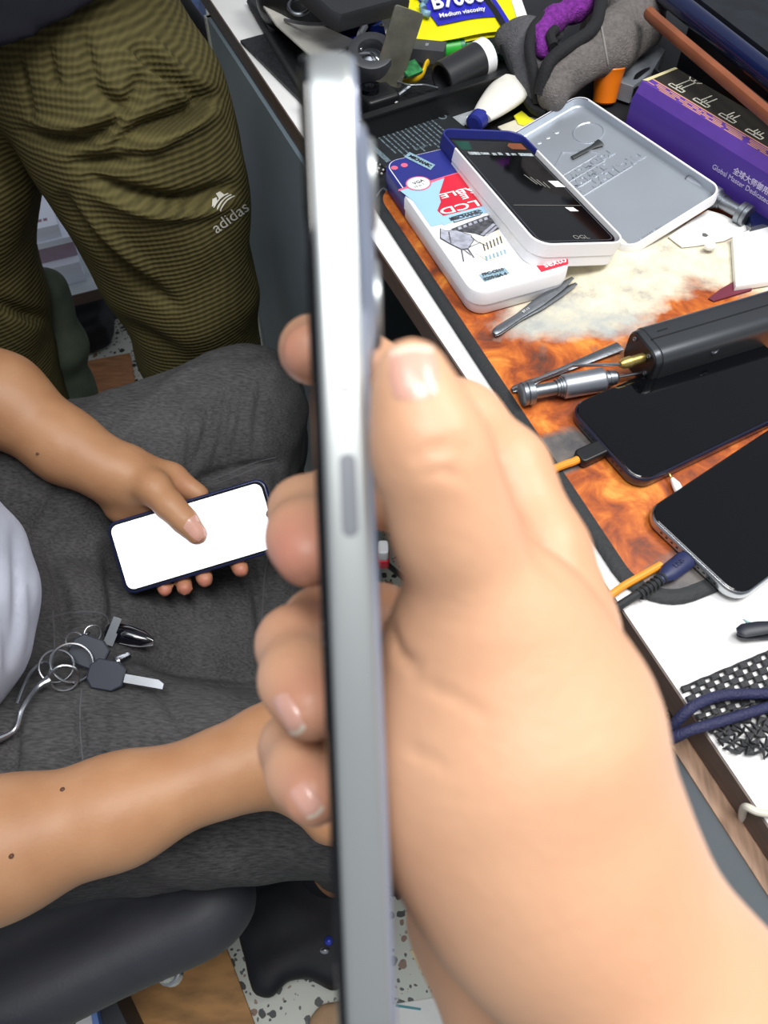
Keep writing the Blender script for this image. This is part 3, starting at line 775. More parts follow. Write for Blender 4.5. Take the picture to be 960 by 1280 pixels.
woven('grip_mat', 'black open weave grip mat on the white worktop near the brown drawer edge', [P(851, 861, DT+.0008), P(1040, 782, DT+.0008), P(1075, 852, DT+.0008), P(876, 906, DT+.0008)], 22, 8, mat('grip_black', '2b2c30', .6, bump=(600, .5)))
woven('grip_mat', 'crumpled black weave grip mat lying under the dark blue cable', [P(878, 905, DT+.001), P(1040, 850, DT+.001), P(1060, 960, DT+.001), P(906, 938, DT+.001)], 22, 9, MATS['grip_black'], bad=lambda s, t: 1.2)
nc = thing('cable_loop', 'dark blue cable loop hanging over the bench edge across the grip mat', 'cable', P(860, 900, DT))
MB().tube([P(1010, 863, .777), P(960, 867, .778), P(905, 869, .780), P(870, 881, .782), P(845, 903, .775), P(825, 932, .755), P(812, 965, .73), P(806, 1000, .68)], .0030, 12, 7).build('upper_strand', navy_cable, nc)
MB().tube([P(1020, 868, .777), P(960, 884, .778), P(900, 902, .779), P(860, 914, .778), P(830, 930, .768), P(815, 955, .75), P(800, 990, .68)], .0028, 12, 7).build('lower_strand', navy_cable, nc)
bt = thing('tweezers', 'black handled tweezers at the right edge of the white worktop', 'tweezers', P(945, 790, DT))
for s in (-1, 1):
    MB().tube([P(921, 790-1*s, .776+.002*s), P(930, 790-2*s, .777+.002*s), P(950, 788-3*s, .777+.003*s), P(985, 787-5*s, .777+.004*s), P(1030, 786-3*s, .777+.003*s)], [.002, .0042, .0042, .0028, .0016], 10, 5, flat=.4, up=(0, 0, 1)).build('arm', mat('blue_black_coating', '20242f', .45) if s < 0 else MATS['blue_black_coating'], bt)
MB().poly([(929, 773), (934, 778), (965, 800), (1000, 835), (1000, 800), (960, 786)], DT+.0012, DT+.0001).build('glass_scrap', mat('teal_glass', '8fb1b3', .15, coat=.4), label='pale teal glass strip under the black handled tweezers', cat='glass strip')
MB().tube([P(1010, 1024, .774), P(960, 1017, .774), P(945, 1014, .7735), P(934, 1009, .772), P(929, 1012, .764), P(927, 1030, .74)], .0020, 10, 6).build('pale_cord', mat('cream_rubber', 'd8d3c4', .5), label='thin cream cord bending over the bench edge at lower right', cat='cord')
# ------------------------------------------------------------------ purple box, dark case, papers
pa1, pb1 = P(795, 104, .822), P(975, 214, .822)
pu = (pb1-pa1).normalized(); pv = Vector((0, 0, 1)).cross(pu)                    # away from the viewer
PL, PW, PH = .235, .048, .0455
PM = frame(pa1, pu)
def pbp(x, y, z): return (x, y, z)
px_ = thing('cardboard_box', 'long purple cardboard box with white Global Master lettering behind the silver lid', 'box', PM@Vector((PL/2, PW/2, -PH)))
cs = [(0, -PH), (0, -.014), (.007, 0), (PW, 0), (PW, -PH)]
bx = MB().at(PM); bx.loft([[(x, y, z) for y, z in cs] for x in (0, PL)])
bx.build('carton', purple, px_)
tp = MB().at(PM)
tp.add([(0.0005, .0005-.0001, -.0139), (PL, .0005-.0001, -.0139), (PL, .0066, .00035), (.0005, .0066, .00035)], [(0, 1, 2, 3)], 0)
tp.add([(0.0005, .0066, .00035), (PL, .0066, .00035), (PL, .016, .00035), (.0005, .016, .00035)], [(0, 1, 2, 3)], 0)
tp.add([(0.0005, .0175, .00035), (PL, .0175, .00035), (PL, PW, .00035), (.0005, PW, .00035)], [(0, 1, 2, 3)], 1)
tp.add([(0.0005, .016, .0004), (PL, .016, .0004), (PL, .0175, .0004), (.0005, .0175, .0004)], [(0, 1, 2, 3)], 2)
random.seed(3)
for row, (y, x0) in enumerate(((.0135, .012), (.0115, .012), (.0095, .004), (.0075, .02))):
    x = x0
    while x < .19:
        l = random.uniform(.006, .022)
        tp.add([(x, y, .0005), (min(x+l, .195), y, .0005), (min(x+l, .195), y+.0011, .0005), (x, y+.0011, .0005)], [(0, 1, 2, 3)], 2)
        x += l+random.uniform(.002, .008)
for k in range(5):                                                        # drill bit drawings
    x = .026+.029*k
    def ln(a, b, w_=.0006):
        a, b = Vector((*a, .0006)), Vector((*b, .0006)); d = (b-a).normalized(); n = Vector((-d.y, d.x, 0))*w_
        tp.add([a-n, b-n, b+n, a+n], [(0, 1, 2, 3)], 3)
    ln((x-.008, .021), (x+.008, .021)); ln((x-.008, .025), (x+.008, .025)); ln((x-.008, .021), (x-.008, .025)); ln((x+.008, .021), (x+.008, .025)); ln((x, .021), (x, .030))
    ln((x-.003, .025), (x-.003, .043-.004*k)); ln((x+.003, .025), (x+.003, .043-.004*k))
    if k == 0: ln((x-.003, .042), (x-.007, .047)); ln((x+.003, .042), (x+.007, .047)); ln((x, .042), (x, .047)); ln((x-.004, .043), (x+.004, .043))
tp.build('printed_top', [purple2, mat('dark_olive_print', '2f2d29', .5), gold, mat('line_drawing', 'd8d6c6', .5)], px_)
FMx = PM@Matrix(((1, 0, 0, 0), (0, 0, -1, -.0003), (0, 1, 0, 0), (0, 0, 0, 1)))
ft = MB().at(FMx)
ft.text('Global Master Dedicated Brand', .0060, T3(.140, -.0255, 0), 'CENTER', .0001)
ft.text('全球大师御用品牌', .0062, T3(.146, -.0190, 0), 'CENTER', .0001, bold=.0001)
ft.build('lettering', mat('lilac_lettering', 'cfc6ea', .5), px_)
MB().at(PM).add([(.176, -.0006, -.0139), (.2, -.0006, -.0139), (.2, .0066, .0009), (.186, .0035, -.006)], [(0, 1, 2, 3)]).build('torn_patch', paper, px_)
MB().at(PM).add([(0, 0, -PH), (PL, 0, -PH), (PL, -.004, -PH+.0004), (-.002, -.004, -PH+.0004)], [(0, 1, 2, 3)]).build('bottom_flap', mat('pale_purple_edge', '8d83b8', .5), px_)
MB().at(PM).add([(-.0006, .008, .0004), (-.0006, PW, .0004), (.003, PW, .0008), (.004, .01, .0008)], [(0, 1, 2, 3)]).build('torn_edge', mat('kraft_edge', 'd9cf9e', .7), px_)
# dark case with brown trim at the far right
dk0 = P(812, 26, .845); dk1 = P(975, 165, .845)
du = (dk1-dk0).normalized(); DM = frame(dk0, du)
case = thing('equipment_case', 'dark blue black equipment case with brown trim behind the purple box', 'case', DM@Vector((.15, .1, -.07)))
MB().at(DM).box(-.012, .42, .055, .40, -.072, -.012).build('body', mat('case_black', '12151c', .45, bump=(60, .3)), case)
MB().at(DM).tube([(-.012, .007, 0), (.0, .006, 0), (.42, .006, 0)], .0068, 12, flat=.8).build('trim', brown_pl, case)
MB().at(DM).tube([(-.06, .036, .004), (.42, .036, .004)], [.009, .009], 12).build('hinge_rail', deep_blue, case)
MB().at(DM).box(-.06, .42, .046, .4, -.012, .012).build('lid', mat('case_lid', '171a20', .5, bump=(45, .5), var=(30, .5)), case)
MB().at(DM).tube([(.02, .02, -.004), (.12, .019, -.003), (.2, .022, -.004), (.3, .02, -.004)], .0012, 8, 5).build('seal', black_pl, case)
# white cards and papers
scrap_ = MB().poly([(836, 295), (853, 308), (872, 306), (905, 300), (940, 285), (920, 276), (905, 268), (885, 262), (868, 272)], .7755, .7742).build('paper_scrap', paper, label='torn white paper under the silver lid corner with small dark hole', cat='paper')
MB().poly([(878, 291), (882, 291), (886, 294), (883, 296), (878, 295)], .7758, .7756).build('dark_spot', mat('spot_grey', '5d5a58', .6), scrap_)
MB().poly([(916, 296), (960, 276), (1020, 250), (1040, 340), (960, 352), (920, 358)], .779, .7745).build('paper_wad', paper, label='white folded paper behind the power tool at the right', cat='paper')
MB().poly([(886, 372), (900, 361), (925, 347), (945, 345), (940, 362), (893, 376)], .7748, .7735).build('leather_scrap', mat('maroon', '6e2a3c', .6), label='dark red scrap between cream stain and white folded paper', cat='scrap')
MB().ball(P(888, 308, .7785), .0042, 8, (1.2, .8, .8)).build('cotton_bud', paper, label='small white cotton tip at the edge of the torn paper', cat='cotton bud')
MB().poly([(935, 262), (955, 245), (1030, 215), (1040, 255), (960, 278), (940, 283)], .784, .7755).build('blue_case', deep_blue, label='glossy dark blue phone case behind the white folded paper', cat='phone case')
# black leads under the purple box
MB().tube([P(845, 190, .778), P(865, 215, .778), P(895, 232, .778), P(930, 228, .779), P(960, 215, .779), P(1000, 205, .779)], .0052, 12, 6).build('black_cable', black_rub, label='thick black cable curling out below the purple box', cat='cable')
MB().tube([P(800, 165, .778), P(832, 178, .778), P(850, 200, .778), P(878, 235, .778), P(915, 250, .778), P(950, 240, .778)], .0048, 12, 6).build('black_cable', black_soft, label='black cable along the right rim of the silver lid', cat='cable')
MB().at(frame(P(829, 173, .782), pu)).rprism(.018, .006, .002, -.004, .004, .001).build('metal_clip', grey_pl, label='small dark grey clip beside the silver lid rim', cat='clip')
MB().poly([(870, 205), (905, 228), (945, 232), (1010, 225), (1010, 190), (900, 190)], .776, DT+.001).build('slate_board', mat('slate_board', '3a3a44', .5), label='dark slate coloured board lying under the purple box', cat='board')
# orange cap
oc = P(760, 103, .792)
MB().lathe(oc+Vector((0, -.003, -.018)), oc+Vector((0, .006, .014)), [(0, .008), (.002, .011), (.022, .013), (.030, .0145), (.031, .0150), (.032, .0145), (.031, .0125), (.012, .0105), (.010, .002)], 28).build('orange_cap', orange_p, label='bright orange plastic cap between grey cloth and purple box', cat='cap')
# grey clear bag
MB().poly([(768, 100), (790, 70), (812, 50), (832, 62), (815, 90), (792, 108)], .792, .776).build('film_bag', mat('grey_film', '8b9097', .35, bump=(60, .8)), label='crumpled grey plastic film behind the orange cap', cat='plastic bag')
MB().tube([P(786, 115, .785), P(797, 100, .787), P(812, 92, .786), P(820, 98, .785)], .006, 12, 6).build('black_wire_coil', black_pl, label='black coiled wire between orange cap and purple box corner', cat='wire')
# ------------------------------------------------------------------ cloth mitt: grey fleece, black binding, violet lining
mitt = thing('cleaning_mitt', 'folded grey fleece mitt with black binding and violet lining', 'mitt', P(720, 90, .775))
def fl_main(p):
    d = chain(p, [(P(692, 118, .800), .012), (P(688, 98, .806), .011), (P(712, 76, .815), .012), (P(760, 46, .822), .017), (P(795, 16, .825), .022), (P(820, -30, .825), .03)], .02)
    d = smin(d, chain(p, [(P(728, 84, .812), .013), (P(770, 68, .81), .013), (P(812, 46, .808), .009)], .02), .02)
    d = smin(d, chain(p, [(P(760, 36, .80), .028), (P(790, -10, .80), .04)], .02), .02)
    d = smin(d, chain(p, [(P(692, 120, .796), .011), (P(708, 112, .792), .009)], .01), .012)
    return d+wob(p, 160)*.0008
sdf_mesh('fleece_flap', fl_main, (.03, .52, .772), (.42, 1.1, .87), .0028, fleece, mitt)
def fl_left(p):
    d = chain(p, [(P(632, 48, .812), .009), (P(655, 46, .816), .011), (P(690, 38, .816), .012)], .02)
    d = smin(d, chain(p, [(P(643, 52, .812), .010), (P(657, 76, .807), .010), (P(664, 104, .797), .008), (P(672, 124, .79), .006)], .02), .02)
    d = smin(d, chain(p, [(P(668, 56, .812), .010), (P(670, 92, .80), .008)], .02), .02)
    return d+wob(p, 160)*.0006
sdf_mesh('fleece_cuff', fl_left, (.02, .52, .772), (.3, 1.0, .85), .0026, fleece_d, mitt)
def vio(p):
    d = chain(p, [(P(680, 62, .823), .008), (P(674, 45, .826), .008), (P(690, 26, .830), .010), (P(720, 8, .832), .012), (P(745, -14, .832), .014)], .01)
    return d+wob(p, 420)*.0007
sdf_mesh('lining', vio, (.03, .6, .78), (.35, 1.15, .87), .0022, violet, mitt)
MB().tube([P(626, 46, .812), P(634, 66, .808), P(644, 92, .800), P(655, 118, .790), P(668, 136, .784), P(684, 142, .784)], .0065, 12, 6, flat=.7).build('outer_binding', black_soft, mitt)
MB().tube([P(672, 128, .79), P(667, 92, .812), P(662, 58, .826), P(670, 31, .832), P(698, 9, .836), P(733, -20, .838)], .0050, 12, 6).build('upper_binding', black_soft, mitt)
MB().tube([P(676, 118, .80), P(682, 88, .818), P(692, 72, .826), P(710, 58, .832), P(740, 37, .838), P(750, 10, .842), P(754, -30, .845)], .0060, 12, 6).build('lower_binding', black_soft, mitt)
MB().tube([P(692, 58, .83), P(688, 45, .833), P(694, 37, .834)], .0045, 10, 5).build('thumb_hole', black_soft, mitt)
q = MB()
q.tube([hit('fleece_flap', 750+1.2*k, 24+7*k, .0004)[0] for k in range(9) if hit('fleece_flap', 750+1.2*k, 24+7*k)[0]], .0010, 8, 4)
q.build('stitching', mat('seam_grey', '8b8784', .9), mitt)
# ------------------------------------------------------------------ black tray full of small parts
ta0 = P(452, 148, .80); ta1 = P(665, 80, .80); tu = (ta1-ta0).normalized(); TRM = frame(ta0, tu)
trayb = thing('parts_tray', 'black plastic tray full of small parts beside the yellow glue bag', 'tray', TRM@Vector((.1, .08, -.03)))
MB().at(TRM).box(-.012, .19, -.0015, .0015, -.029, 0).build('front_wall', black_pl, trayb)
MB().at(TRM).box(-.0135, -.0105, -.0015, .08, -.029, -.004).build('side_wall', black_pl, trayb)
MB().at(TRM).box(-.012, .19, 0, .24, -.0285, -.026).build('tray_floor', mat('tray_floor', '1f2124', .5, bump=(150, .8)), trayb)
MB().at(TRM).box(-.012, .19, -.004, .004, -.0005, .0012).build('rim', black_pl, trayb)
# black cylinder cap with white band
c0 = P(552, 100, .800); c1_ = P(612, 68, .806)
cp = thing('lens_tube', 'short black tube with white end band lying in the parts tray', 'tube', c0.lerp(c1_, .5)-Vector((0, 0, .016)))
Lc = (c1_-c0).length
MB().lathe(c0, c1_, [(.012, .001), (.012, .0115), (.0, .0128), (.0, .0152), (.0008, .0158), (Lc*.74, .0163)], 32).build('barrel', mat('satin_black', '2a2b2e', .42), cp)
MB().lathe(c0, c1_, [(Lc*.74, .0165), (Lc*.92, .0168), (Lc*.93, .013), (Lc*.93, .001)], 32).build('white_band', white_pl, cp)
# green marker
mk = thing('marker_pen', 'bright green marker pen under the yellow glue bag', 'marker', P(560, 60, .79))
ma_, mb_ = P(500, 70, .797), P(640, 48, .800)
MB().lathe(ma_, mb_, [(0, .004), (.001, .0085), (.05, .0090), (.060, .0092)], 20).build('barrel', green_pl, mk)
MB().lathe(ma_, mb_, [(.060, .0095), (.064, .0095), (.066, .0075), (.078, .006), (.080, .003)], 20).build('tip_section', mat('teal_green', '1f7d55', .35), mk)
MB().poly([(585, 52), (640, 42), (655, 62), (620, 68), (590, 64)], .782, .775).build('green_tube', green_dk, label='dark green crumpled packet under the yellow glue bag', cat='packet')
# grey block
gm = frame(P(533, 56, .812), P(552, 62, .812)-P(511, 58, .812))
gb = thing('adapter_block', 'small dark grey block with square mark below the yellow glue bag', 'adapter', P(531, 60, .78))
MB().at(gm).box(-.018, .018, -.010, .010, -.012, 0).build('block', grey_pl, gb)
MB().at(gm).box(-.020, -.018, -.007, .008, -.011, -.002).build('connector', black_pl, gb)
MB().at(gm).box(-.001, .002, -.002, .003, 0, .0003).build('printed_mark', mat('grey_mark', '8b8d92', .5), gb)
# broken camera assembly: coil housing, glass plate, wires
hv = thing('speaker_coil', 'round black coil housing with silver wires in the parts tray', 'coil', P(463, 80, .776))
hc = P(464, 62, .822)
hb = hc+Vector((.0, .009, -.0262))
MB().lathe(hb, hc, [(0, .016), (.002, .020), (.023, .022), (.027, .0212), (.0277, .020), (.0277, .0125), (.018, .0115), (.018, .001)], 32).build('housing', mat('coil_grey', '3c3d41', .45), hv)
MB().lathe(hb.lerp(hc, .65), hc, [(0, .0085), (.003, .008), (.005, .004), (.0055, .001)], 20).build('core', dull_steel, hv)
MB().tube([P(443, 70, .817), P(452, 67, .819), P(463, 67, .819), P(470, 72, .819), P(478, 80, .815)], .0013, 8, 6).build('wire', steel, hv)
MB().tube([P(448, 56, .812), P(450, 44, .814), P(456, 33, .812)], .0034, 8, 5).build('bright_clip', steel, hv)
MB().tube([P(478, 84, .812), P(470, 92, .806), P(462, 97, .80), P(455, 100, .795)], .0015, 8, 6).build('lower_wire', steel, hv)
random.seed(11)
for k in range(6):
    bx_, by_ = random.uniform(447, 485), random.uniform(28, 62)
    MB().ball(P(bx_, by_, .818), random.uniform(.0015, .0032), 6, (1.3, .8, .7)).build('solder_blob', steel, hv)
pl_ = frame(P(497, 60, .826), P(507, 28, .846)-P(487, 92, .806), (.35, -.75, .6))
MB().at(pl_).rprism(.064, .028, .003, -.0012, .0012, .0005).build('glass_plate', smoke, label='tilted smoked glass plate leaning beside the round coil', cat='glass plate')
sm = thing('camera_module', 'black square camera module in the tray below the round coil', 'camera module', P(470, 112, .776))
mm_ = frame(P(472, 114, .80), tu)
MB().at(mm_).rprism(.034, .028, .004, -.024, 0, .003).build('block', black_pl, sm)
MB().at(mm_).lathe((-.006, .004, 0), (-.006, .004, .01), [(0, .009), (.004, .009), (.004, .006), (.002, .005), (.002, .001)], 20).build('lens', black_gl, sm)
mg = frame(P(514, 86, .806), P(528, 80, .806)-P(508, 88, .806), (.2, -.4, 1))
MB().at(mg).box(-.009, .009, -.007, .007, -.0012, .0012).build('circuit_board', pcb, label='small green circuit board in the parts tray', cat='circuit board')
MB().tube([P(505, 102, .79), P(518, 100, .795), P(528, 92, .799), P(533, 80, .80), P(545, 72, .80)], .0042, 10, 6, flat=.5).build('yellow_tape', mat('yellow_tape', 'f0c419', .45), label='strip of yellow tape curling beside the black tube', cat='tape')
MB().tube([P(490, 100, .797), P(510, 106, .80), P(530, 106, .80), P(548, 110, .802)], .0009, 8, 6).build('bare_wire', steel, label='thin bare wire lying across the parts tray', cat='wire')
MB().tube([P(487, 128, .79), P(500, 118, .792), P(513, 108, .795)], .0022, 8, 4).build('metal_rod', dull_steel, label='thin metal rod slanting through the tray front', cat='rod')
MB().ball(P(489, 126, .793), .005, 8, (1.4, .8, .6)).build('end_piece', white_pl, label='tiny white cap at the end of the thin metal rod', cat='cap')
# ------------------------------------------------------------------ yellow glue bag
gl = thing('glue_packet', 'yellow and blue glue packet printed B7000 Medium viscosity', 'packet', P(560, 20, .79))
ga, gb_ = P(492, 60, .806), P(648, 34, .812)
gu2 = (gb_-ga).normalized(); GG = frame(ga, gu2, (0, -.35, 1))
def puff(x, y): return .010*(max(0, 1-abs((x-.063)/.075)**3))*max(0, 1-abs((y-.045)/.06)**2)+.0012*math.sin(x*90+y*40)*.6
def sheet(mb, x0, x1, y0, y1, dz, nx=14, ny=8, shear=0, mi=0):
    vs = [(x0+(x1-x0)*i/nx+shear*(j/ny), y0+(y1-y0)*j/ny, puff(x0+(x1-x0)*i/nx+shear*(j/ny), y0+(y1-y0)*j/ny)+dz) for j in range(ny+1) for i in range(nx+1)]
    fs = [(j*(nx+1)+i, j*(nx+1)+i+1, (j+1)*(nx+1)+i+1, (j+1)*(nx+1)+i) for j in range(ny) for i in range(nx)]
    mb.add(vs, fs, mi)
bg = MB().at(GG)
sheet(bg, .0, .126, -.004, .10, 0, 20, 14); sheet(bg, .0, .126, -.004, .10, -.006, 20, 14)
bg.build('bag', yellow, gl)
def puffz(x, y): return puff(x, y)
GG = GG@T3(0, -.007, 0)
pn = MB().at(GG)
sheet(pn, .046, .104, .017, .054, .0006, 12, 6, -.014, 0)
pn.build('blue_panel', blue_foil, gl)
for s_, lbl in ((0, 'side_stripe'), (1, 'white_edge')):
    q = MB().at(GG)
    if s_ == 0: sheet(q, .116, .121, .0, .07, .0007, 3, 8, -.022)
    else: sheet(q, -.0045, .0025, -.004, .10, .0007, 2, 10)
    q.build(lbl, blue_foil if s_ == 0 else paper, gl)
q = MB().at(GG); sheet(q, .108, .1145, .004, .07, .0007, 3, 8, -.022); q.build('dark_stripe', black_pl, gl)
q = MB().at(GG)
for k in range(5): q.tube([(.040-.004*(k % 2), .026+.008*k, .0125), (.032+.003*(k % 3), .031+.008*k, .0125)], .0032, 8)
q.build('picture', mat('print_blue_grey', '7ba2b5', .4, var=(200, .5)), gl)
lt = MB().at(GG); lt.text('B7000', .0225, T3(.0705, .0375, .0135, 0), 'CENTER', .0004, bold=.0006, sx=.92); lt.text('Medium viscosity', .0066, T3(.071, .0222, .013), 'CENTER', .0003, bold=.0001)
lt.build('lettering', text_w, gl)
q = MB().at(GG); sheet(q, .126, .138, -.004, .10, 0, 4, 10, .0); q.build('seal_edge', paper, gl)
# blue pouch, black pouch with dark device, clear film strip, card
bpo_ = MB().poly([(398, 60), (420, 40), (440, 52), (432, 40), (470, 24), (492, 8), (480, 36), (440, 58), (420, 66)], .784, .772).build('blue_pouch', blue_foil, label='crumpled blue pouch with white print beside the black coil', cat='pouch')
MB().at(frame(P(428, 51, .787), tu)).text('88', .012, None, 'CENTER', .0002).build('print_mark', text_w, bpo_)
MB().poly([(455, 20), (482, 10), (484, 30), (464, 32), (452, 28)], .790, .776).build('plastic_piece', mat('royal_blue', '3a55c8', .35), label='royal blue plastic piece left of the yellow glue bag', cat='plastic piece')
bp = thing('black_case', 'soft black pouch at the top of the bench with dark device on it', 'pouch', P(400, 20, .77))
def pouch(p):
    d = chain(p, [(P(352, 0, .80), .028), (P(395, 14, .80), .028), (P(440, 8, .80), .03)], .03)
    return np.maximum(d, -(p[:, 2]-.775))+wob(p, 60)*.0025
sdf_mesh('pouch_body', pouch, (-.25, .75, .772), (.12, 1.15, .85), .004, mat('black_leatherette', '151619', .4, bump=(120, .3)), bp, slack=.004)
MB().tube([P(356, 25, .806), P(385, 30, .815), P(420, 30, .815)], .0016, 8, 6).build('piping', mat('grey_piping', '66666a', .4), bp)
MB().ring(P(374, 8, .832), (0, -.3, 1), .010, .0018, 24, 8).build('ring_pull', dull_steel, bp)
dm = frame(P(440, 4, .845), tu, (.1, -.25, 1)); dv = thing('dark_device', 'dark grey angular device lying on the black pouch at the top', 'device', P(440, 4, .83))
MB().at(dm).loft([[(x*s_+.0, y*s_, z_) for x, y in ((-.030, -.012), (-.024, -.020), (.050, -.020), (.052, .05), (-.045, .05))] for z_, s_ in ((-.008, 1), (.004, 1), (.008, .92))]).build('shell', mat('device_grey', '2d2e31', .4), dv)
MB().at(dm).box(-.020, .045, .0, .001, .0081, .0085).build('groove', black_pl, dv)
MB().poly([(310, -20), (352, -14), (372, 18), (448, 52), (430, 60), (398, 78), (378, 60), (345, 30)], .8035, .8015).build('film_strip', clear, label='clear creased film strip reaching from top edge to the held phone', cat='film')
card_ = MB().poly([(345, 38), (362, 46), (370, 58), (347, 58)], .7735, DT+.0002).build('price_card', paper, label='small white card with red line under the clear film', cat='card')
MB().poly([(347, 56), (369, 55), (370, 58), (347, 60)], .7738, .7736).build('red_line', red, card_)
MB().poly([(317, 17), (325, 18), (328, 22), (321, 22)], .7725, DT+.0002).build('red_scrap', mat('coral', 'd0503f', .5), label='tiny coral red scrap near the top of the bench edge', cat='scrap')
# dark sheet the clutter lies on, beyond the mat
MB().poly([(303, -20), (318, 12), (372, 100), (440, 212), (470, 255), (560, 230), (700, 190), (760, 180), (990, 330), (1100, 250), (1200, -60), (640, -60), (420, 20), (360, -30)], .7725, DT+.0002).build('dark_board', mat('dark_sheet', '232427', .5, var=(40, .2)), label='dark sheet under the clutter along the far bench edge and behind the mat', cat='sheet')
MB().tube([P(312, 2, .775), P(345, 60, .775), P(372, 104, .775), P(420, 185, .775)], .0035, 8).build('black_lead', black_rub, label='black lead running along the far bench edge', cat='lead')
# phone battery, label up
ba0, ba1 = P(462, 165, .778), P(520, 205, .778)
bu = (P(575, 131, .778)-P(465, 168, .778)).normalized(); BM = frame(P(520, 172, .778), bu)
bt_ = thing('phone_battery', 'flat black phone battery with grey printed label behind the closed tin', 'battery', P(520, 172, .774))
MB().at(BM).rprism(.098, .052, .003, -.0045, 0, .0012).build('cell', mat('battery_black', '25292c', .5), bt_)
q = MB().at(BM)
random.seed(5)
for k in range(13):
    x = -.030+.0048*k
    y = .022
    while y > -.012-.006*(k % 3):
        l = random.uniform(.003, .009); q.flat([(x, y-l), (x+.0016, y-l), (x+.0016, y), (x, y)], .0002); y -= l+.0012
q.flat([(-.044, -.020), (-.044, .012), (-.039, .012), (-.039, -.020)], .0002)
q.text('Li-ion', .006, T3(-.005, -.016, .0002, 0), 'CENTER', .00005)
q.ring((.040, .016, .0002), (0, 0, 1), .0035, .0007, 16, 5)
q.build('printed_label', mat('battery_print', '65757c', .5, var=(500, .4)), bt_)
MB().poly([(528, 132), (566, 118), (606, 105), (625, 120), (595, 150), (575, 158), (556, 145)], .7745, .7735).build('plastic_sleeve', mat('sleeve_grey', 'aeb4b8', .35, var=(80, .15)), label='pale grey plastic sleeve between battery and white glue tube', cat='sleeve')
# white glue tube with blue cap, yellow labels
wt = thing('glue_tube', 'flattened white glue tube with dark blue cap beside the mitt', 'tube', P(620, 125, .776))
w0, w1 = P(602, 146, .789), P(642, 108, .792)
MB().tube([w0, w0.lerp(w1, .25), w0.lerp(w1, .6), w1], [.010, .014, .018, .0205], 20, 5, flat=.5, up=(0, 0, 1)).build('tube', mat('warm_white', 'efece1', .4), wt)
wd = (w0-w1).normalized()
MB().lathe(w0, w0+wd, [(-.002, .006), (0, .0065), (.003, .0065), (.003, .009), (.013, .0085), (.014, .006)], 20).build('cap', mat('cap_blue', '27308a', .4), wt)
MB().poly([(606, 122), (630, 108), (648, 105), (640, 116), (612, 128)], .778, .7765).build('yellow_label', mat('lemon_label', 'f2e21c', .45), label='yellow label strip under the white glue tube', cat='label')
MB().poly([(642, 144), (652, 138), (662, 146), (668, 150), (655, 156), (648, 154)], .7775, .7765).build('yellow_card', mat('lemon_card', 'f0ea30', .45), label='small yellow card peeping out below the grey mitt', cat='card')
MB().poly([(622, 158), (655, 145), (690, 150), (672, 164), (640, 172)], .776, .7745).build('cream_card', mat('cream_card', 'ddd8c4', .6), label='cream card under the far edge of the silver lid', cat='card')
MB().at(frame(P(592, 151, .78), tu)).rprism(.014, .010, .003, -.004, .004, .0015).build('white_clip', white_pl, label='small white clip beside the dark blue tube cap', cat='clip')
# dotted strap at the mat corner
st2 = thing('beaded_strap', 'black strap with rows of pale dots beside the battery', 'strap', P(474, 200, .776))
MB().poly([(462, 212), (470, 190), (484, 180), (490, 190), (480, 210), (468, 226)], .7755, .774).build('strap', black_soft, st2)
q = MB()
for i in range(3):
    for j in range(7): q.ball(P(466+5.5*i+2.0*j, 213-4.6*j+2*i, .7762), .0011, 5)
q.build('dots', mat('dot_silver', 'b9b4ad', .4), st2)
MB().tube([P(470, 246, .776), P(478, 236, .778), P(484, 238, .777)], .0008, 6, 5).build('hair_tie', dull_steel, label='short bit of bent wire at the left mat corner', cat='wire')
# ------------------------------------------------------------------ skin and cloth
def skin(name, c, c2):
    m = mat(name, c, .48, var=(55, .0), sss=.12); nt = m.node_tree; b = nt.nodes['Principled BSDF']; L = nt.links.new
    tc = nt.nodes.new('ShaderNodeTexCoord')
    n = nt.nodes.new('ShaderNodeTexNoise'); n.inputs['Scale'].default_value = 28; n.inputs['Detail'].default_value = 5; L(tc.outputs['Object'], n.inputs['Vector'])
    r = nt.nodes.new('ShaderNodeValToRGB'); r.color_ramp.elements[0].position = .35; r.color_ramp.elements[1].position = .7
    r.color_ramp.elements[0].color = lin(c); r.color_ramp.elements[1].color = lin(c2); L(n.outputs['Fac'], r.inputs[0])
    at = nt.nodes.new('ShaderNodeAttribute'); at.attribute_name = 'blush'
    mx = nt.nodes.new('ShaderNodeMixRGB'); L(at.outputs['Fac'], mx.inputs[0]); L(r.outputs[0], mx.inputs[1]); mx.inputs[2].default_value = lin('c9796b')
    L(mx.outputs[0], b.inputs['Base Color'])
    w_ = nt.nodes.new('ShaderNodeTexNoise'); w_.inputs['Scale'].default_value = 380; w_.inputs['Detail'].default_value = 4; L(tc.outputs['Object'], w_.inputs['Vector'])
    bn = nt.nodes.new('ShaderNodeBump'); bn.inputs['Strength'].default_value = .25; bn.inputs['Distance'].default_value = .0006
    L(w_.outputs['Fac'], bn.inputs['Height']); L(bn.outputs[0], b.inputs['Normal'])
    return m
skin_a = skin('skin_tan', 'c08f68', 'b5825c')
skin_b = skin('skin_light_tan', 'd6a684', 'cd9b79')
nail_m = mat('fingernail', 'dba694', .28, coat=.3)
nail_w = mat('nail_edge', 'e6d3bd', .4)
def blush(o, spots):
    me = o.data; v = np.empty(len(me.vertices)*3); me.vertices.foreach_get('co', v); v = v.reshape(-1, 3)+np.array(OFF[o])
    f = np.zeros(len(v))
    for c, r, a in spots:
        d = np.linalg.norm(v-np.array(c), axis=1)/r; f = np.maximum(f, a*np.exp(-d**2*1.3))
    at = me.attributes.new('blush', 'FLOAT', 'POINT'); at.data.foreach_set('value', f.astype(np.float32))
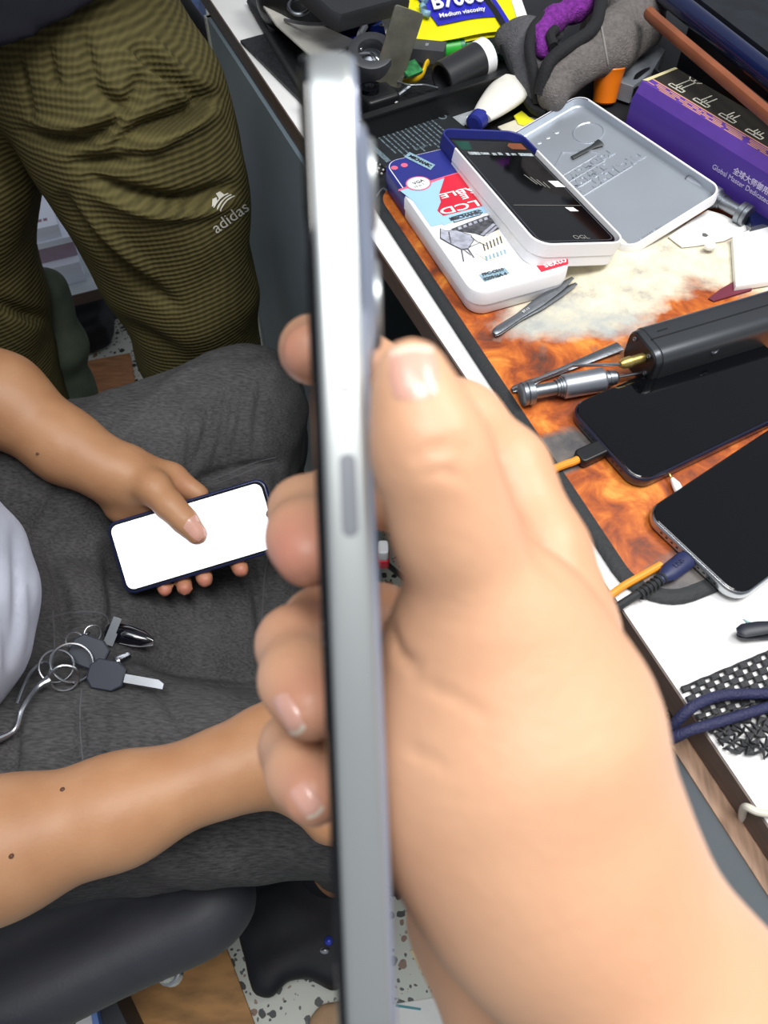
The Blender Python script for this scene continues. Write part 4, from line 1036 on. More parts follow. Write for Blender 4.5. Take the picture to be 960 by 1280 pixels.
def cloth(name, c, c2, kind):
    m = mat(name, c, .85, var=(30, 0)); nt = m.node_tree; b = nt.nodes['Principled BSDF']; L = nt.links.new
    b.inputs['Specular IOR Level'].default_value = .15
    tc = nt.nodes.new('ShaderNodeTexCoord')
    def wave(sc, rot, dist, axis='X'):
        mp = nt.nodes.new('ShaderNodeMapping'); mp.inputs['Rotation'].default_value = rot; L(tc.outputs['Object'], mp.inputs[0])
        w_ = nt.nodes.new('ShaderNodeTexWave'); w_.bands_direction = axis; w_.inputs['Scale'].default_value = sc; w_.inputs['Distortion'].default_value = dist; w_.inputs['Detail'].default_value = 2; w_.inputs['Detail Scale'].default_value = 1.5
        L(mp.outputs[0], w_.inputs['Vector']); return w_.outputs['Fac']
    def noise(s, d=4):
        n = nt.nodes.new('ShaderNodeTexNoise'); n.inputs['Scale'].default_value = s; n.inputs['Detail'].default_value = d; L(tc.outputs['Object'], n.inputs['Vector']); return n.outputs['Fac']
    def mul(a, bb, op='MULTIPLY'):
        n = nt.nodes.new('ShaderNodeMath'); n.operation = op
        for k, q in enumerate((a, bb)):
            if isinstance(q, (int, float)): n.inputs[k].default_value = q
            else: L(q, n.inputs[k])
        return n.outputs[0]
    if kind == 'denim':
        mp = nt.nodes.new('ShaderNodeMapping'); mp.inputs['Rotation'].default_value = (.6, .5, .8); mp.inputs['Scale'].default_value = (1, 4.5, 4.5); L(tc.outputs['Object'], mp.inputs[0])
        n_ = nt.nodes.new('ShaderNodeTexNoise'); n_.inputs['Scale'].default_value = 130; n_.inputs['Detail'].default_value = 3; L(mp.outputs[0], n_.inputs['Vector']); h = n_.outputs['Fac']; big = noise(16, 5)
        fac = mul(mul(h, .75), mul(big, .35), 'ADD'); st, di = .35, .0006
    elif kind == 'waffle':
        ribs = wave(52, (.05, 0, 0), 1.0, 'Z'); cols = wave(60, (0, 0, .4), 1.0, 'X')
        h = mul(mul(ribs, .75), mul(cols, .25), 'ADD'); fac = mul(h, .45); fac = mul(fac, mul(noise(10), .5), 'ADD'); st, di = .6, .0018
    else:
        h = noise(420); fac = noise(24, 5); st, di = .15, .0006
    r = nt.nodes.new('ShaderNodeValToRGB'); r.color_ramp.elements[0].position = .2; r.color_ramp.elements[1].position = .75
    r.color_ramp.elements[0].color = lin(c); r.color_ramp.elements[1].color = lin(c2); L(fac, r.inputs[0]); L(r.outputs[0], b.inputs['Base Color'])
    bn = nt.nodes.new('ShaderNodeBump'); bn.inputs['Strength'].default_value = st; bn.inputs['Distance'].default_value = di
    L(h, bn.inputs['Height']); L(bn.outputs[0], b.inputs['Normal'])
    return m
denim = cloth('charcoal_denim', '1c1c1e', '5c5b5b', 'denim')
olive = cloth('olive_waffle', '423d24', '68603b', 'waffle')
navy_shirt = cloth('navy_jersey', '23242c', '2d2e37', 'plain')
white_shirt = cloth('pale_grey_jersey', 'c3c8d8', 'd9dded', 'plain')
seam_m = mat('denim_seam', '57565a', .9)
# ------------------------------------------------------------------ the held phone
pa_, pb_ = C(409, 22, .118), C(465, 1372, .118)
ray = (C(437, 640, 1)-Vector((0, 0, CAM_H))).normalized()
pl_ax = (pb_-pa_).normalized(); pd = (ray-pl_ax*ray.dot(pl_ax)).normalized(); pt_ = pd.cross(pl_ax)      # length, depth, thickness
if pt_.x < 0: pt_ = -pt_
HM = Matrix.Identity(4)
for i, a in enumerate((pl_ax, pd, pt_)):
    for k in range(3): HM[k][i] = a[k]
HL = (pb_-pa_).length; HW = .0735; HT = .0086
ctr = (pa_+pb_)/2+pd*(HW/2)
for k in range(3): HM[k][3] = ctr[k]
if HM.determinant() < 0:
    for k in range(3): HM[k][1] = -HM[k][1]
    FLIP = -1
else: FLIP = 1
NEAR = -FLIP*HW/2                                                   # local y of the edge that faces the lens
hp = thing('smartphone', 'grey metal phone held up edge-on in the hand in front of the lens', 'smartphone', ctr)
alu = mat('grey_aluminium', 'b3b7b7', .36, .75, var=(9, .05))
MB().at(HM).rprism(HL, HW, .012, -HT/2+.0004, HT/2-.0004, .0016, 8).build('frame', alu, hp)
MB().at(HM).loft([[(x, y, z_) for x, y in rr(HL, HW, .012, i, 8)] for z_, i in ((-HT/2-.0006, .0022), (-HT/2-.0003, .0009), (-HT/2+.0006, .0003), (-HT/2+.0012, .0006))]).build('screen_glass', black_gl, hp)
MB().at(HM).loft([[(x, y, z_) for x, y in rr(HL, HW, .012, i, 8)] for z_, i in ((HT/2-.0009, .0006), (HT/2-.0002, .0008), (HT/2+.0001, .0020))]).build('back_glass', mat('back_silver', '8a93a6', .3, .3, coat=.5), hp)
cbx = -HL/2+.0315
cbm = MB().at(HM@Matrix.Translation((cbx, NEAR*.52, 0)))
cbm.loft([[(x, y, z_) for x, y in rr(.040, .033, .010, i, 8)] for z_, i in ((HT/2-.0004, -.0012), (HT/2+.0004, 0), (HT/2+.0012, .0008), (HT/2+.0015, .002))])
cbo = cbm.build('camera_bump', MATS['back_silver'], hp)
for k, (x, y) in enumerate(((-.010, -.007), (.010, -.007), (0, .008))):
    lr = MB().at(HM@Matrix.Translation((cbx+x, NEAR*.52+y*-FLIP*-1, 0)))
    lr.lathe((0, 0, HT/2+.0012), (0, 0, HT/2+.005), [(0, .0074), (.0010, .0074), (.0013, .0068), (.0013, .0056), (.0006, .0052), (.0006, .0004)], 28)
    lr.build('camera_lens', alu, cbo)
def btn(name, y0, y1, w_, out, m):
    x0 = (y0-22)/1350*HL-HL/2; x1 = (y1-22)/1350*HL-HL/2
    b = MB().at(HM@Matrix.Translation(((x0+x1)/2, NEAR, .0003))@Matrix.Rotation(math.pi/2 if FLIP > 0 else -math.pi/2, 4, 'X'))
    b.rprism(x1-x0, w_, w_*.49, -.0006, out, .0003)
    return b.build(name, m, hp)
btn('volume_button', 340, 490, .0026, .00055, alu)
btn('power_button', 566, 672, .0027, .00008, mat('dark_sensor', '777a80', .45, .5))
# ------------------------------------------------------------------ the holding hand, one continuous skin
def R_(px_, z): return px_*z/960
def H(x, y, z, r): return (C(x, y, z), R_(r, z))
def hand(p):
    k = .008
    thumb = chain(p, [H(514, 462, .119, 35), H(517, 486, .119, 42), H(533, 545, .119, 58), H(545, 585, .120, 65), H(566, 660, .124, 70), H(612, 780, .133, 98), H(650, 890, .138, 138)], .006)
    thenar = chain(p, [H(630, 800, .143, 110), H(642, 900, .143, 146), H(655, 1000, .143, 146), H(712, 1110, .142, 140), H(850, 1300, .142, 150), H(1070, 1640, .14, 195)], .015)
    thenar = smin(thenar, chain(p, [H(575, 860, .140, 85), H(592, 960, .142, 98), H(655, 1090, .145, 108)], .02), .012)
    back = chain(p, [H(672, 690, .170, 56), H(686, 790, .168, 72), H(678, 930, .160, 100), H(715, 1090, .152, 112)], .012)
    palm = chain(p, [H(630, 760, .20, 56), H(620, 900, .20, 76), H(645, 1050, .185, 92), H(735, 1220, .17, 105), H(915, 1500, .165, 135)], .012)
    d = smin(thumb, thenar, .010)
    b = smin(smin(back, palm, .012), chain(p, [H(640, 700, .185, 48), H(640, 830, .20, 66), H(645, 950, .20, 78)], .012), .012)
    d = smin(d, b, .010)
    # hypothenar side, deeper and in shade
    d = smin(d, chain(p, [H(590, 1000, .215, 66), H(620, 1140, .205, 96), H(715, 1330, .19, 125), H(930, 1640, .18, 160)], .015), .008)
    idx = chain(p, [H(682, 690, .170, 56), H(632, 588, .178, 50), H(578, 528, .186, 46), H(505, 482, .2035, 38), H(440, 448, .2065, 37), H(392, 437, .196, 37), H(391, 441, .182, 38)], .006)
    mid = chain(p, [H(690, 740, .190, 66), H(590, 655, .203, 47), H(500, 620, .211, 40), H(432, 618, .212, 40), H(380, 640, .199, 40), H(381, 672, .182, 43), H(386, 693, .175, 42)], .006)
    rng = chain(p, [H(670, 840, .205, 66), H(560, 800, .212, 48), H(470, 775, .217, 42), H(400, 780, .212, 42), H(368, 805, .196, 43), H(374, 850, .180, 45), H(389, 884, .171, 43)], .006)
    pky = chain(p, [H(650, 950, .210, 66), H(540, 930, .215, 46), H(470, 910, .217, 40), H(405, 915, .211, 40), H(370, 935, .197, 41), H(379, 965, .184, 42), H(393, 992, .174, 40)], .006)
    f = np.minimum(np.minimum(idx, mid), np.minimum(rng, pky))
    d = smin(d, f, .004)
    return d
lines = [([(520, 572), (548, 562), (580, 572), (598, 590)], 0.00112, 4), ([(528, 594), (556, 588), (590, 604)], 0.00096, 4), ([(545, 556), (575, 553), (596, 566)], 0.00080, 4),
         ([(486, 780), (496, 812), (520, 835)], 0.00160, 6), ([(520, 850), (570, 872), (610, 898)], 0.00064, 5), ([(500, 930), (560, 960)], 0.00048, 6), ([(640, 640), (680, 700), (735, 745)], 0.00080, 12)]
hnd = thing('person', 'hand and forearm of a person holding the grey phone edge-on', 'person', C(660, 900, .15))
c8 = [C(x, y, z_) for x in (300, 1250) for y in (380, 1750) for z_ in (.06, .25)]
lo = [min(c[k] for c in (C(300, 380, .24), C(300, 1700, .24), C(1250, 1700, .24), C(1250, 380, .1), C(300, 380, .1), C(1200, 1700, .09)))-.005 for k in range(3)]
hi = [max(c[k] for c in (C(300, 380, .24), C(300, 1700, .24), C(1250, 1700, .24), C(1250, 380, .24), C(300, 380, .1), C(1200, 1700, .09)))+.005 for k in range(3)]
ho = sdf_mesh('hand_body', hand, lo, hi, .0016, skin_b, hnd, post=sculpt(lines))
ho.name = 'body'
blush(ho, [(C(372, 440, .18), .009, .55), (C(370, 690, .172), .012, .7), (C(385, 880, .168), .010, .45), (C(392, 1000, .17), .010, .5), (C(375, 790, .19), .012, .15)])
def nail(parent, bvh, cx, cy, ang, L, W, m=nail_m, edge=True, name='fingernail', n=9):
    """curved plate lying on the fingertip: centre pixel, direction of the tip in degrees, size in px"""
    ca, sa = math.cos(math.radians(ang)), math.sin(math.radians(ang)); vs = []; fs = []; ok = True
    c0, nn = hit(bvh, cx, cy)
    for lay in (.00055, -.0006):
        for i in range(n):
            for j in range(n):
                s, t = i/(n-1)*2-1, j/(n-1)*2-1
                # superellipse outline
                rr_ = max(abs(s), abs(t)); q = math.hypot(s, t); e = (rr_/(q if q else 1))*(1 if q == 0 else 1)
                f_ = .55+.45*e if q else 1
                x = cx+(s*f_*L*ca-t*f_*W*sa)*.5; y = cy+(s*f_*L*sa+t*f_*W*ca)*.5
                h_, n_ = hit(bvh, x, y)
                if h_ is None or (h_-c0).length > .02: h_, n_ = c0, nn
                vs.append(h_+n_*lay*(1 if lay < 0 else 1-.8*rr_**4))
    for lay in (0, 1):
        for i in range(n-1):
            for j in range(n-1):
                a = lay*n*n+i*n+j; q = (a, a+1, a+n+1, a+n); fs.append(q if lay == 0 else q[::-1])
    mb = MB(); mb.add(vs, fs)
    for k in range(len(mb.f)):
        i = (k % ((n-1)**2))//(n-1); mb.m[k] = 1 if (edge and i >= n-2) else 0
    return mb.build(name, [m, nail_w], parent, angle=60)
nail(ho, 'hand_body', 517, 466, -95, 68, 60)
nail(ho, 'hand_body', 362, 893, 62, 56, 24)
nail(ho, 'hand_body', 384, 1001, 55, 46, 28)
# ------------------------------------------------------------------ seated person
sit = thing('person', 'seated person in charcoal jeans and pale grey shirt holding a glowing phone', 'person', (-.49, .31, .0))
LK = C(306, 508, .905); RK = C(440, 985, .668)
HLj, HRj = Vector((-.52, .405, .475)), Vector((-.50, .195, .465))
LA, RA = Vector((-.170, .60, .09)), Vector((-.055, .185, .09))
CH = Vector((-.47, .31, .92))
lsh, rsh = Vector((-.46, .475, .93)), Vector((-.46, .135, .93))
lel = Vector((-.53, .585, .62)); rel = Vector((-.36, .055, .635))
lwr = C(136, 588, .765); rwr = C(290, 960, .555)
def legs(p, g):
    a = chain(p, [(HLj, .098+g), (HLj.lerp(LK, .5), .082+g), (LK, .067+g), (LK.lerp(LA, .15)+Vector((0, 0, 0)), .064+g), (LK.lerp(LA, .4), .058+g), (LA, .042+g)], .02)
    b = chain(p, [(HRj, .115+g), (HRj.lerp(RK, .5), .097+g), (RK, .070+g), (RK.lerp(RA, .15), .060+g), (RK.lerp(RA, .4), .056+g), (RA, .042+g)], .02)
    d = smin(a, b, .05)
    d = smin(d, ell(p, (-.52, .31, .49), (.14+g, .18+g, .115+g)), .06)
    # cloth across the lap
    return d
def torso(p, g):
    d = chain(p, [((-.51, .31, .52), .125+g), ((-.475, .31, .70), .13+g), ((-.465, .31, .86), .12+g)], .05)
    d = smin(d, ell(p, (-.415, .270, .625), (.128+g, .125+g, .115+g)), .05)
    d = smin(d, chain(p, [(lsh, .065+g), (rsh, .065+g)], .05), .08)
    return d
def arms(p):
    L_ = chain(p, [(lsh, .055), (lel, .046), (C(0, 498, .755), .0425), (C(85, 560, .762), .034), (lwr, .0275)], .02)
    R2 = chain(p, [(rsh, .055), (rel, .046), (C(0, 1060, .515), .0430), (C(150, 1012, .535), .0350), (rwr, .0285)], .02)
    return L_, R2
def lhand(p):
    z = .782
    palm = chain(p, [(lwr, .026), (C(172, 612, .778), .024), (C(205, 640, z+.006), .020)], .012)
    palm = smin(palm, chain(p, [(C(140, 600, .775), .020), (C(150, 634, .783), .014), (C(185, 665, .79), .012)], .01), .012)
    palm = smin(palm, chain(p, [(C(168, 585, .770), .020), (C(215, 596, .780), .013), (C(248, 618, .785), .011)], .01), .012)
    th = chain(p, [(C(160, 592, .765), .020), (C(192, 610, .750), .0165), (C(212, 632, .742), .0135), (C(230, 650, .740), .0120), (C(246, 668, .741), .0108)], .008)
    d = smin(palm, th, .012)
    fs = None
    for k, (x0, x1, y1, x2, y2, r) in enumerate(((195, 200, 705, 206, 737, .0078), (215, 223, 703, 231, 735, .0085), (238, 248, 695, 256, 724, .0090), (256, 286, 682, 301, 712, .0088))):
        c_ = chain(p, [(C(x0-5, 645, z+.008), r+.002), (C((x0+x1)/2+2, 676, z+.012), r+.0008), (C(x1, y1, z+.008), r), (C(x2, y2, .766), r*.98)], .006)
        fs = c_ if fs is None else np.minimum(fs, c_)
    return smin(d, fs, .005)
def rhand(p):
    d = chain(p, [(rwr, .027), (C(340, 948, .567), .030), (C(370, 955, .575), .026)], .012)
    fs = None
    for x, y, r, tx, ty in ((410, 905, .0125, 480, 900), (420, 945, .013, 492, 955), (420, 990, .0125, 488, 1000), (408, 1032, .0115, 466, 1052)):
        c_ = chain(p, [(C(335, 930+(y-950)*.4, .567), .018), (C(x, y, .574), r), (C((x+tx)/2, (y+ty)/2, .582), r*.9), (C(tx, ty, .605), r*.75)], .01)
        fs = c_ if fs is None else np.minimum(fs, c_)
    th = chain(p, [(C(325, 915, .565), .017), (C(372, 885, .575), .012), (C(415, 868, .59), .0095)], .008)
    return smin(smin(d, fs, .014), th, .010)
def head(p):
    d = chain(p, [((-.45, .31, .93), .055), ((-.42, .31, 1.03), .052)], .02)
    d = smin(d, ell(p, (-.395, .31, 1.13), (.092, .076, .115)), .03)
    d = smin(d, ell(p, (-.33, .31, 1.075), (.045, .05, .045)), .03)
    d = smin(d, cap(p, (-.305, .31, 1.14), (-.288, .31, 1.112), .009, .013), .012)
    for s in (-1, 1):
        d = smin(d, ell(p, (-.405, .31+.076*s, 1.12), (.020, .010, .030)), .006)
        d = -smin(-d, ell(p, (-.302, .31+.031*s, 1.143), (.018, .016, .011)), .012)
        d = smin(d, ell(p, (-.315, .31+.031*s, 1.143), (.011, .012, .009)), .004)
    d = -smin(-d, ell(p, (-.288, .31, 1.066), (.010, .026, .003)), .006)
    return d
def sbody(p):
    g = -.022
    d = legs(p, g); d = smin(d, torso(p, g), .05)
    a, b = arms(p)
    d = smin(d, smin(a, lhand(p), .02), .02); d = smin(d, smin(b, rhand(p), .02), .02)
    d = smin(d, head(p), .03)
    for A in (LA, RA):
        d = smin(d, chain(p, [(A, .036), (A+Vector((-.01, 0, -.045)), .036), (A+Vector((.11, .0, -.06)), .028)], .02), .02)
    return d
so = sdf_mesh('sitter_body', sbody, (-.72, -.06, -.005), (.06, .75, 1.27), .0036, skin_a, sit)
so.name = 'body'
blush(so, [(C(x, y+3, .762), .010, .8) for x, y in ((206, 737), (231, 735), (256, 724), (301, 712))]+[(C(228, 607, .78), .014, .4), (C(145, 628, .78), .012, .4), (C(250, 672, .735), .008, .3)])
nail(so, 'sitter_body', 246, 660, 42, 30, 25, edge=False)
for x, y in ((47, 567), (78, 987), (14, 1070)):
    h_, n_ = hit('sitter_body', x, y)
    if h_: MB().ball(h_, .0017, 6, (1, 1, .6)).build('mole', mat('mole_brown', '5a3a28', .6) if 'mole_brown' not in MATS else MATS['mole_brown'], so)
def jeans(p):
    d = legs(p, 0)
    # lap panel that spans the two thighs
    d = smin(d, chain(p, [((-.44, .31, .465), .085), ((-.32, .34, .43), .075), (P(235, 770, .44)-Vector((0, 0, .07)), .07), (P(315, 775, .40)-Vector((0, 0, .05)), .05)], .03), .06)
    d = smin(d, chain(p, [((-.44, .25, .455), .09), (P(190, 870, .44)-Vector((0, 0, .07)), .07), (P(300, 880, .42)-Vector((0, 0, .05)), .05)], .03), .05)
    d = smin(d, chain(p, [(LK, .05), (P(318, 700, .42)-Vector((0, 0, .05)), .055), (P(318, 780, .40)-Vector((0, 0, .05)), .055)], .03), .04)
    d = d+wob(p, 55, 1)*.0035+wob(p, 120, 2)*.0012
    return np.maximum(d, .085-p[:, 2])
jl = [([(185, 500), (230, 470), (290, 452)], -0.0056, 9), ([(232, 510), (240, 545), (232, 600)], 0.0042, 5), ([(262, 495), (258, 540), (240, 590)], 0.0056, 5), ([(285, 480), (280, 530), (268, 585)], 0.0056, 5), ([(305, 478), (300, 530), (290, 580)], 0.0042, 5), ([(330, 470), (322, 520), (318, 575)], 0.0042, 5),
      ([(250, 600), (300, 585), (350, 578)], 0.0056, 6), ([(345, 590), (350, 640), (340, 700), (335, 770)], 0.0070, 7), ([(60, 690), (75, 740), (85, 800)], 0.0084, 8), ([(135, 700), (145, 760), (130, 800)], 0.0112, 9),
      ([(60, 785), (110, 772), (140, 778)], 0.0056, 5), ([(190, 830), (240, 838), (330, 850)], 0.0084, 8), ([(100, 880), (103, 920), (100, 960)], 0.0056, 6), ([(20, 900), (15, 960), (10, 1000)], 0.0070, 7), ([(200, 860), (225, 900), (250, 930)], 0.0042, 6),
      ([(310, 700), (325, 760), (330, 830)], 0.0084, 7), ([(150, 640), (90, 600), (40, 590)], 0.0056, 8), ([(20, 1150), (100, 1140), (180, 1120)], 0.0056, 7), ([(100, 560), (60, 640), (30, 700)], 0.0042, 9)]
jo = sdf_mesh('jeans', jeans, (-.74, .02, .05), (.09, .76, .68), .0036, denim, sit, slack=.006, post=sculpt(jl))
def seam(name, parent, bvh, st, r, m, off=.0003, n=6):
    q = MB(); pts = [hit(bvh, a.x, a.y, off)[0] for a in smooth_path([(x, y, 0) for x, y in st], n)]
    pts = [a for a in pts if a is not None]
    out = []
    for a in pts:
        if not out or (a-out[-1]).length < .04: out.append(a)
    if len(out) > 2: q.tube(out, r, 6).build(name, m, parent)
def seam_at(st, r=.0010): seam('seam', jo, 'jeans', st, r, seam_m, -.0004)
for st in ([(345, 572), (320, 578), (290, 590), (265, 600)], [(346, 578), (322, 584), (294, 596), (268, 606)], [(340, 620), (336, 680), (330, 730), (326, 790)], [(60, 772), (95, 765), (130, 768), (138, 790)], [(66, 764), (68, 800), (66, 830)], [(102, 862), (100, 900), (104, 960)]):
    seam_at(st)
def shirt(p):
    d = torso(p, .006)+wob(p, 45, 3)*.004
    for sh, el in ((lsh, lel), (rsh, rel)):
        d = smin(d, cap(p, sh, sh.lerp(el, .75), .068, .062), .03)
    # hem
    n_ = np.array((-.45, 0, 1.)); n_ = n_/np.linalg.norm(n_)
    return np.maximum(d, -((p-np.array((-.33, .28, .535)))@n_))
sdf_mesh('shirt', shirt, (-.72, .0, .44), (-.2, .66, 1.02), .0055, white_shirt, sit, slack=.006, post=sculpt([([(20, 660), (25, 740), (18, 830)], .006, 8), ([(38, 700), (44, 780), (30, 860)], .005, 6), ([(5, 760), (12, 840), (5, 900)], .004, 6)]))
sdf_mesh('hair', lambda p: np.maximum(ell(p, (-.415, .31, 1.15), (.098, .086, .108))+wob(p, 300)*.0015, .04+(p[:, 0]+.36)*1.1-(p[:, 2]-1.13)*.9), (-.56, .2, 1.0), (-.28, .42, 1.28), .005, mat('black_hair', '17130f', .6, bump=(300, .6)), sit, slack=.004)
for A in (LA, RA):
    sdf_mesh('shoe', lambda p, A=A: np.maximum(chain(p, [(A+Vector((-.02, 0, -.05)), .042), (A+Vector((.12, 0, -.062)), .034)], .02), .002-p[:, 2]), (A.x-.1, A.y-.08, -.01), (A.x+.2, A.y+.08, .12), .005, black_soft, sit)
# glowing phone in the left hand
lpa, lpb = C(131, 655, .757), C(329, 596, .757); lpd = C(171, 744, .757)
lx = (lpb-lpa).normalized(); ly = (lpd-lpa); ly = (ly-lx*ly.dot(lx)).normalized()
lL = (lpb-lpa).length; lW = .074; LPM = Matrix.Identity(4); lz = lx.cross(ly)
toward = (Vector((0, 0, CAM_H))-lpa)
if lz.dot(toward) < 0: ly_, lz = -ly, -lz
else: ly_ = ly
c_ = lpa+lx*lL/2+ly*lW/2
for i, a in enumerate((lx, ly_, lz)):
    for k in range(3): LPM[k][i] = a[k]
for k in range(3): LPM[k][3] = c_[k]
lp = thing('smartphone', 'phone with bright white lit screen in the seated person\'s hand', 'smartphone', c_)
MB().at(LPM).rprism(lL, lW, .0105, -.0095, 0, .0020, 8).build('case', mat('navy_case', '1b2550', .35, coat=.3), lp)
MB().at(LPM).loft([[(x, y, z_) for x, y in rr(lL-.004, lW-.004, .009, i, 8)] for z_, i in ((-.0003, 0), (.0004, .0003))]).build('bezel', black_gl, lp)
lit = mat('lit_screen', 'f4f8ff', .3, emit=('eef4ff', 1.15), var=(20, 0))
sc = MB().at(LPM@Matrix.Translation((-.0004, 0, .0005)))
ol = rr(lL-.0085, lW-.0085, .0075, 0, 8); hx = (lL-.0085)/2
notch = [(hx, .0035*0-.004), (hx-.0022, -.0028), (hx-.0036, 0), (hx-.0022, .0028), (hx, .004)]
pts = []
i0 = max(range(len(ol)), key=lambda i: ol[i][0]+ol[i][1]*.001)
# walk the outline and cut the camera notch into the short edge
right = [p_ for p_ in ol if p_[0] > hx-1e-6]
pts = [p_ for p_ in ol]
idx = [i for i in range(len(pts)) if abs(pts[i][0]-hx) < 1e-6]
lo_i, hi_i = [i for i in idx if pts[i][1] < 0], [i for i in idx if pts[i][1] > 0]
pts = pts+notch
sc.loft([[(x, y, 0) for x, y in pts], [(x, y, .0001) for x, y in pts]]); sc.build('lit_display', lit, lp)
MB().at(LPM@Matrix.Translation((hx-.0018, 0, .0008))).lathe((0, 0, 0), (0, 0, 1), [(0, .0017), (.0002, .0016)], 16).build('front_camera', black_gl, lp)
# ------------------------------------------------------------------ standing person
stn = thing('person', 'standing person in olive waffle trousers and navy top, seen from waist down', 'person', (-.36, .82, 0))
WY = .80
def stand_legs(p, g):
    a = chain(p, [(Q(88, 50, .84), .100+g), (Q(150, 140, .81), .104+g), (Q(178, 200, .805), .100+g), (Q(200, 270, .80), .094+g), (Q(230, 360, .79), .083+g), (Q(248, 430, .79), .076+g), (Q(266, 560, .83), .066+g), (Q(285, 720, .87), .055+g)], .04)
    b = chain(p, [(Q(-62, 90, .84), .106+g), (Q(-82, 200, .81), .100+g), (Q(-68, 300, .80), .095+g), (Q(-42, 380, .79), .091+g), (Q(-14, 450, .80), .085+g), (Q(70, 570, .84), .068+g), (Q(120, 700, .88), .055+g)], .04)
    d = smin(a, b, .008)
    return smin(d, ell(p, Q(20, 8, .86), (.15+g, .115+g, .095+g)), .035)
def trousers(p):
    d = stand_legs(p, 0)+wob(p, 38, 4)*.004
    return np.maximum(d, .07-p[:, 2])
tl_ = [([(172, 62), (205, 90), (240, 112), (266, 122)], 0.0187, 9), ([(184, 48), (225, 92), (262, 112)], -0.0102, 8), ([(150, 62), (200, 105), (240, 125)], -0.0102, 8),
       ([(105, 100), (135, 125), (160, 128), (178, 95)], 0.0170, 10), ([(30, 165), (90, 175), (135, 160), (150, 145)], 0.0187, 9), ([(40, 155), (90, 160), (130, 150)], -0.0102, 8),
       ([(140, 186), (180, 160), (230, 142), (268, 122)], 0.0221, 9), ([(150, 200), (200, 175), (265, 140)], -0.0136, 10), ([(95, 205), (140, 204), (180, 190)], 0.0204, 9),
       ([(110, 225), (170, 245), (230, 252), (285, 235)], 0.0221, 9), ([(120, 240), (180, 262), (240, 265), (285, 255)], -0.0119, 9), ([(80, 250), (120, 300), (170, 350), (215, 380)], 0.0153, 9), ([(95, 255), (140, 300), (190, 345)], -0.0102, 8),
       ([(60, 60), (66, 100), (70, 90)], 0.0102, 6), ([(22, 70), (32, 110), (40, 150)], 0.0085, 4), ([(0, 380), (40, 395), (60, 400)], 0.0136, 8), ([(140, 400), (180, 420), (220, 440)], 0.0102, 9), ([(100, 40), (112, 80), (118, 105)], 0.0102, 8)]
to = sdf_mesh('trousers', trousers, (-.80, .58, .05), (-.05, 1.06, .98), .0045, olive, stn, slack=.006, post=sculpt(tl_))
def stand_body(p):
    d = stand_legs(p, -.036)
    d = smin(d, chain(p, [((-.37, .87, .88), .12), ((-.37, .88, 1.05), .135), ((-.37, .89, 1.25), .13)], .06), .05)
    d = smin(d, cap(p, (-.55, .9, 1.36), (-.19, .9, 1.36), .06, .06), .08)
    d = smin(d, chain(p, [((-.37, .9, 1.38), .055), ((-.37, .885, 1.5), .052)], .03), .03)
    d = smin(d, ell(p, (-.37, .87, 1.60), (.075, .095, .115)), .03)
    d = smin(d, cap(p, (-.37, .775, 1.61), (-.37, .765, 1.585), .009, .012), .012)
    for s in (-1, 1):
        d = smin(d, chain(p, [((-.37+.19*s, .9, 1.36), .052), ((-.37+.25*s, .93, 1.09), .042), ((-.37+.24*s, .95, .88 if s < 0 else 1.02), .030), ((-.37+.23*s, .93, .80 if s < 0 else .97), .034)], .02), .02)
        d = smin(d, ell(p, (-.37+.077*s, .885, 1.595), (.010, .018, .03)), .006)
        d = -smin(-d, ell(p, (-.37+.032*s, .775, 1.615), (.016, .016, .01)), .01)
        d = smin(d, ell(p, (-.37+.032*s, .79, 1.615), (.012, .011, .008)), .004)
    for x, y in ((285, 720), (120, 700)):
        A = Q(x, y, .875); A.z = .08
        d = smin(d, chain(p, [(A, .04), (Vector((A.x, A.y-.13, .045)), .034)], .02), .02)
    return d
sb = sdf_mesh('stander_body', stand_body, (-.80, .56, -.005), (-.05, 1.12, 1.74), .007, skin_a, stn); sb.name = 'body'
sdf_mesh('hair', lambda p: np.maximum(ell(p, (-.37, .885, 1.625), (.084, .102, .108))+wob(p, 300)*.0015, .05-(p[:, 1]-.80)*.9-(p[:, 2]-1.61)*.8), (-.5, .75, 1.45), (-.25, 1.02, 1.76), .007, MATS['black_hair'], stn, slack=.004)
for x, y in ((285, 720), (120, 700)):
    A = Q(x, y, .875); A.z = .08
    sdf_mesh('shoe', lambda p, A=A: np.maximum(chain(p, [(Vector((A.x, A.y+.02, .055)), .046), (Vector((A.x, A.y-.14, .045)), .040)], .02), .002-p[:, 2]), (A.x-.08, A.y-.22, -.01), (A.x+.08, A.y+.1, .13), .006, black_soft, stn)
h1, h2_, h3 = np.array(Q(0, 70, .70)), np.array(Q(165, 8, .74)), np.array(Q(80, 54, .70))
hn = np.cross(h2_-h1, np.array((0, .3, .05))); hn = hn/np.linalg.norm(hn)
if hn[2] < 0: hn = -hn
def top(p):
    d = chain(p, [((-.40, .86, .72), .17), ((-.38, .87, .9), .165), ((-.37, .88, 1.05), .155), ((-.37, .89, 1.25), .15)], .06)
    d = smin(d, cap(p, (-.52, .86, .74), (-.26, .86, .74), .13, .13), .06)
    d = smin(d, cap(p, (-.55, .9, 1.36), (-.19, .9, 1.36), .075, .075), .08)
    for s in (-1, 1): d = smin(d, cap(p, (-.37+.19*s, .9, 1.36), (-.37+.24*s, .925, 1.12), .068, .062), .03)
    d = d+wob(p, 30, 5)*.004
    return np.maximum(d, -((p-h3.astype(np.float32))@hn.astype(np.float32)))
sdf_mesh('top', top, (-.80, .62, .66), (.02, 1.12, 1.5), .007, navy_shirt, stn, slack=.006)
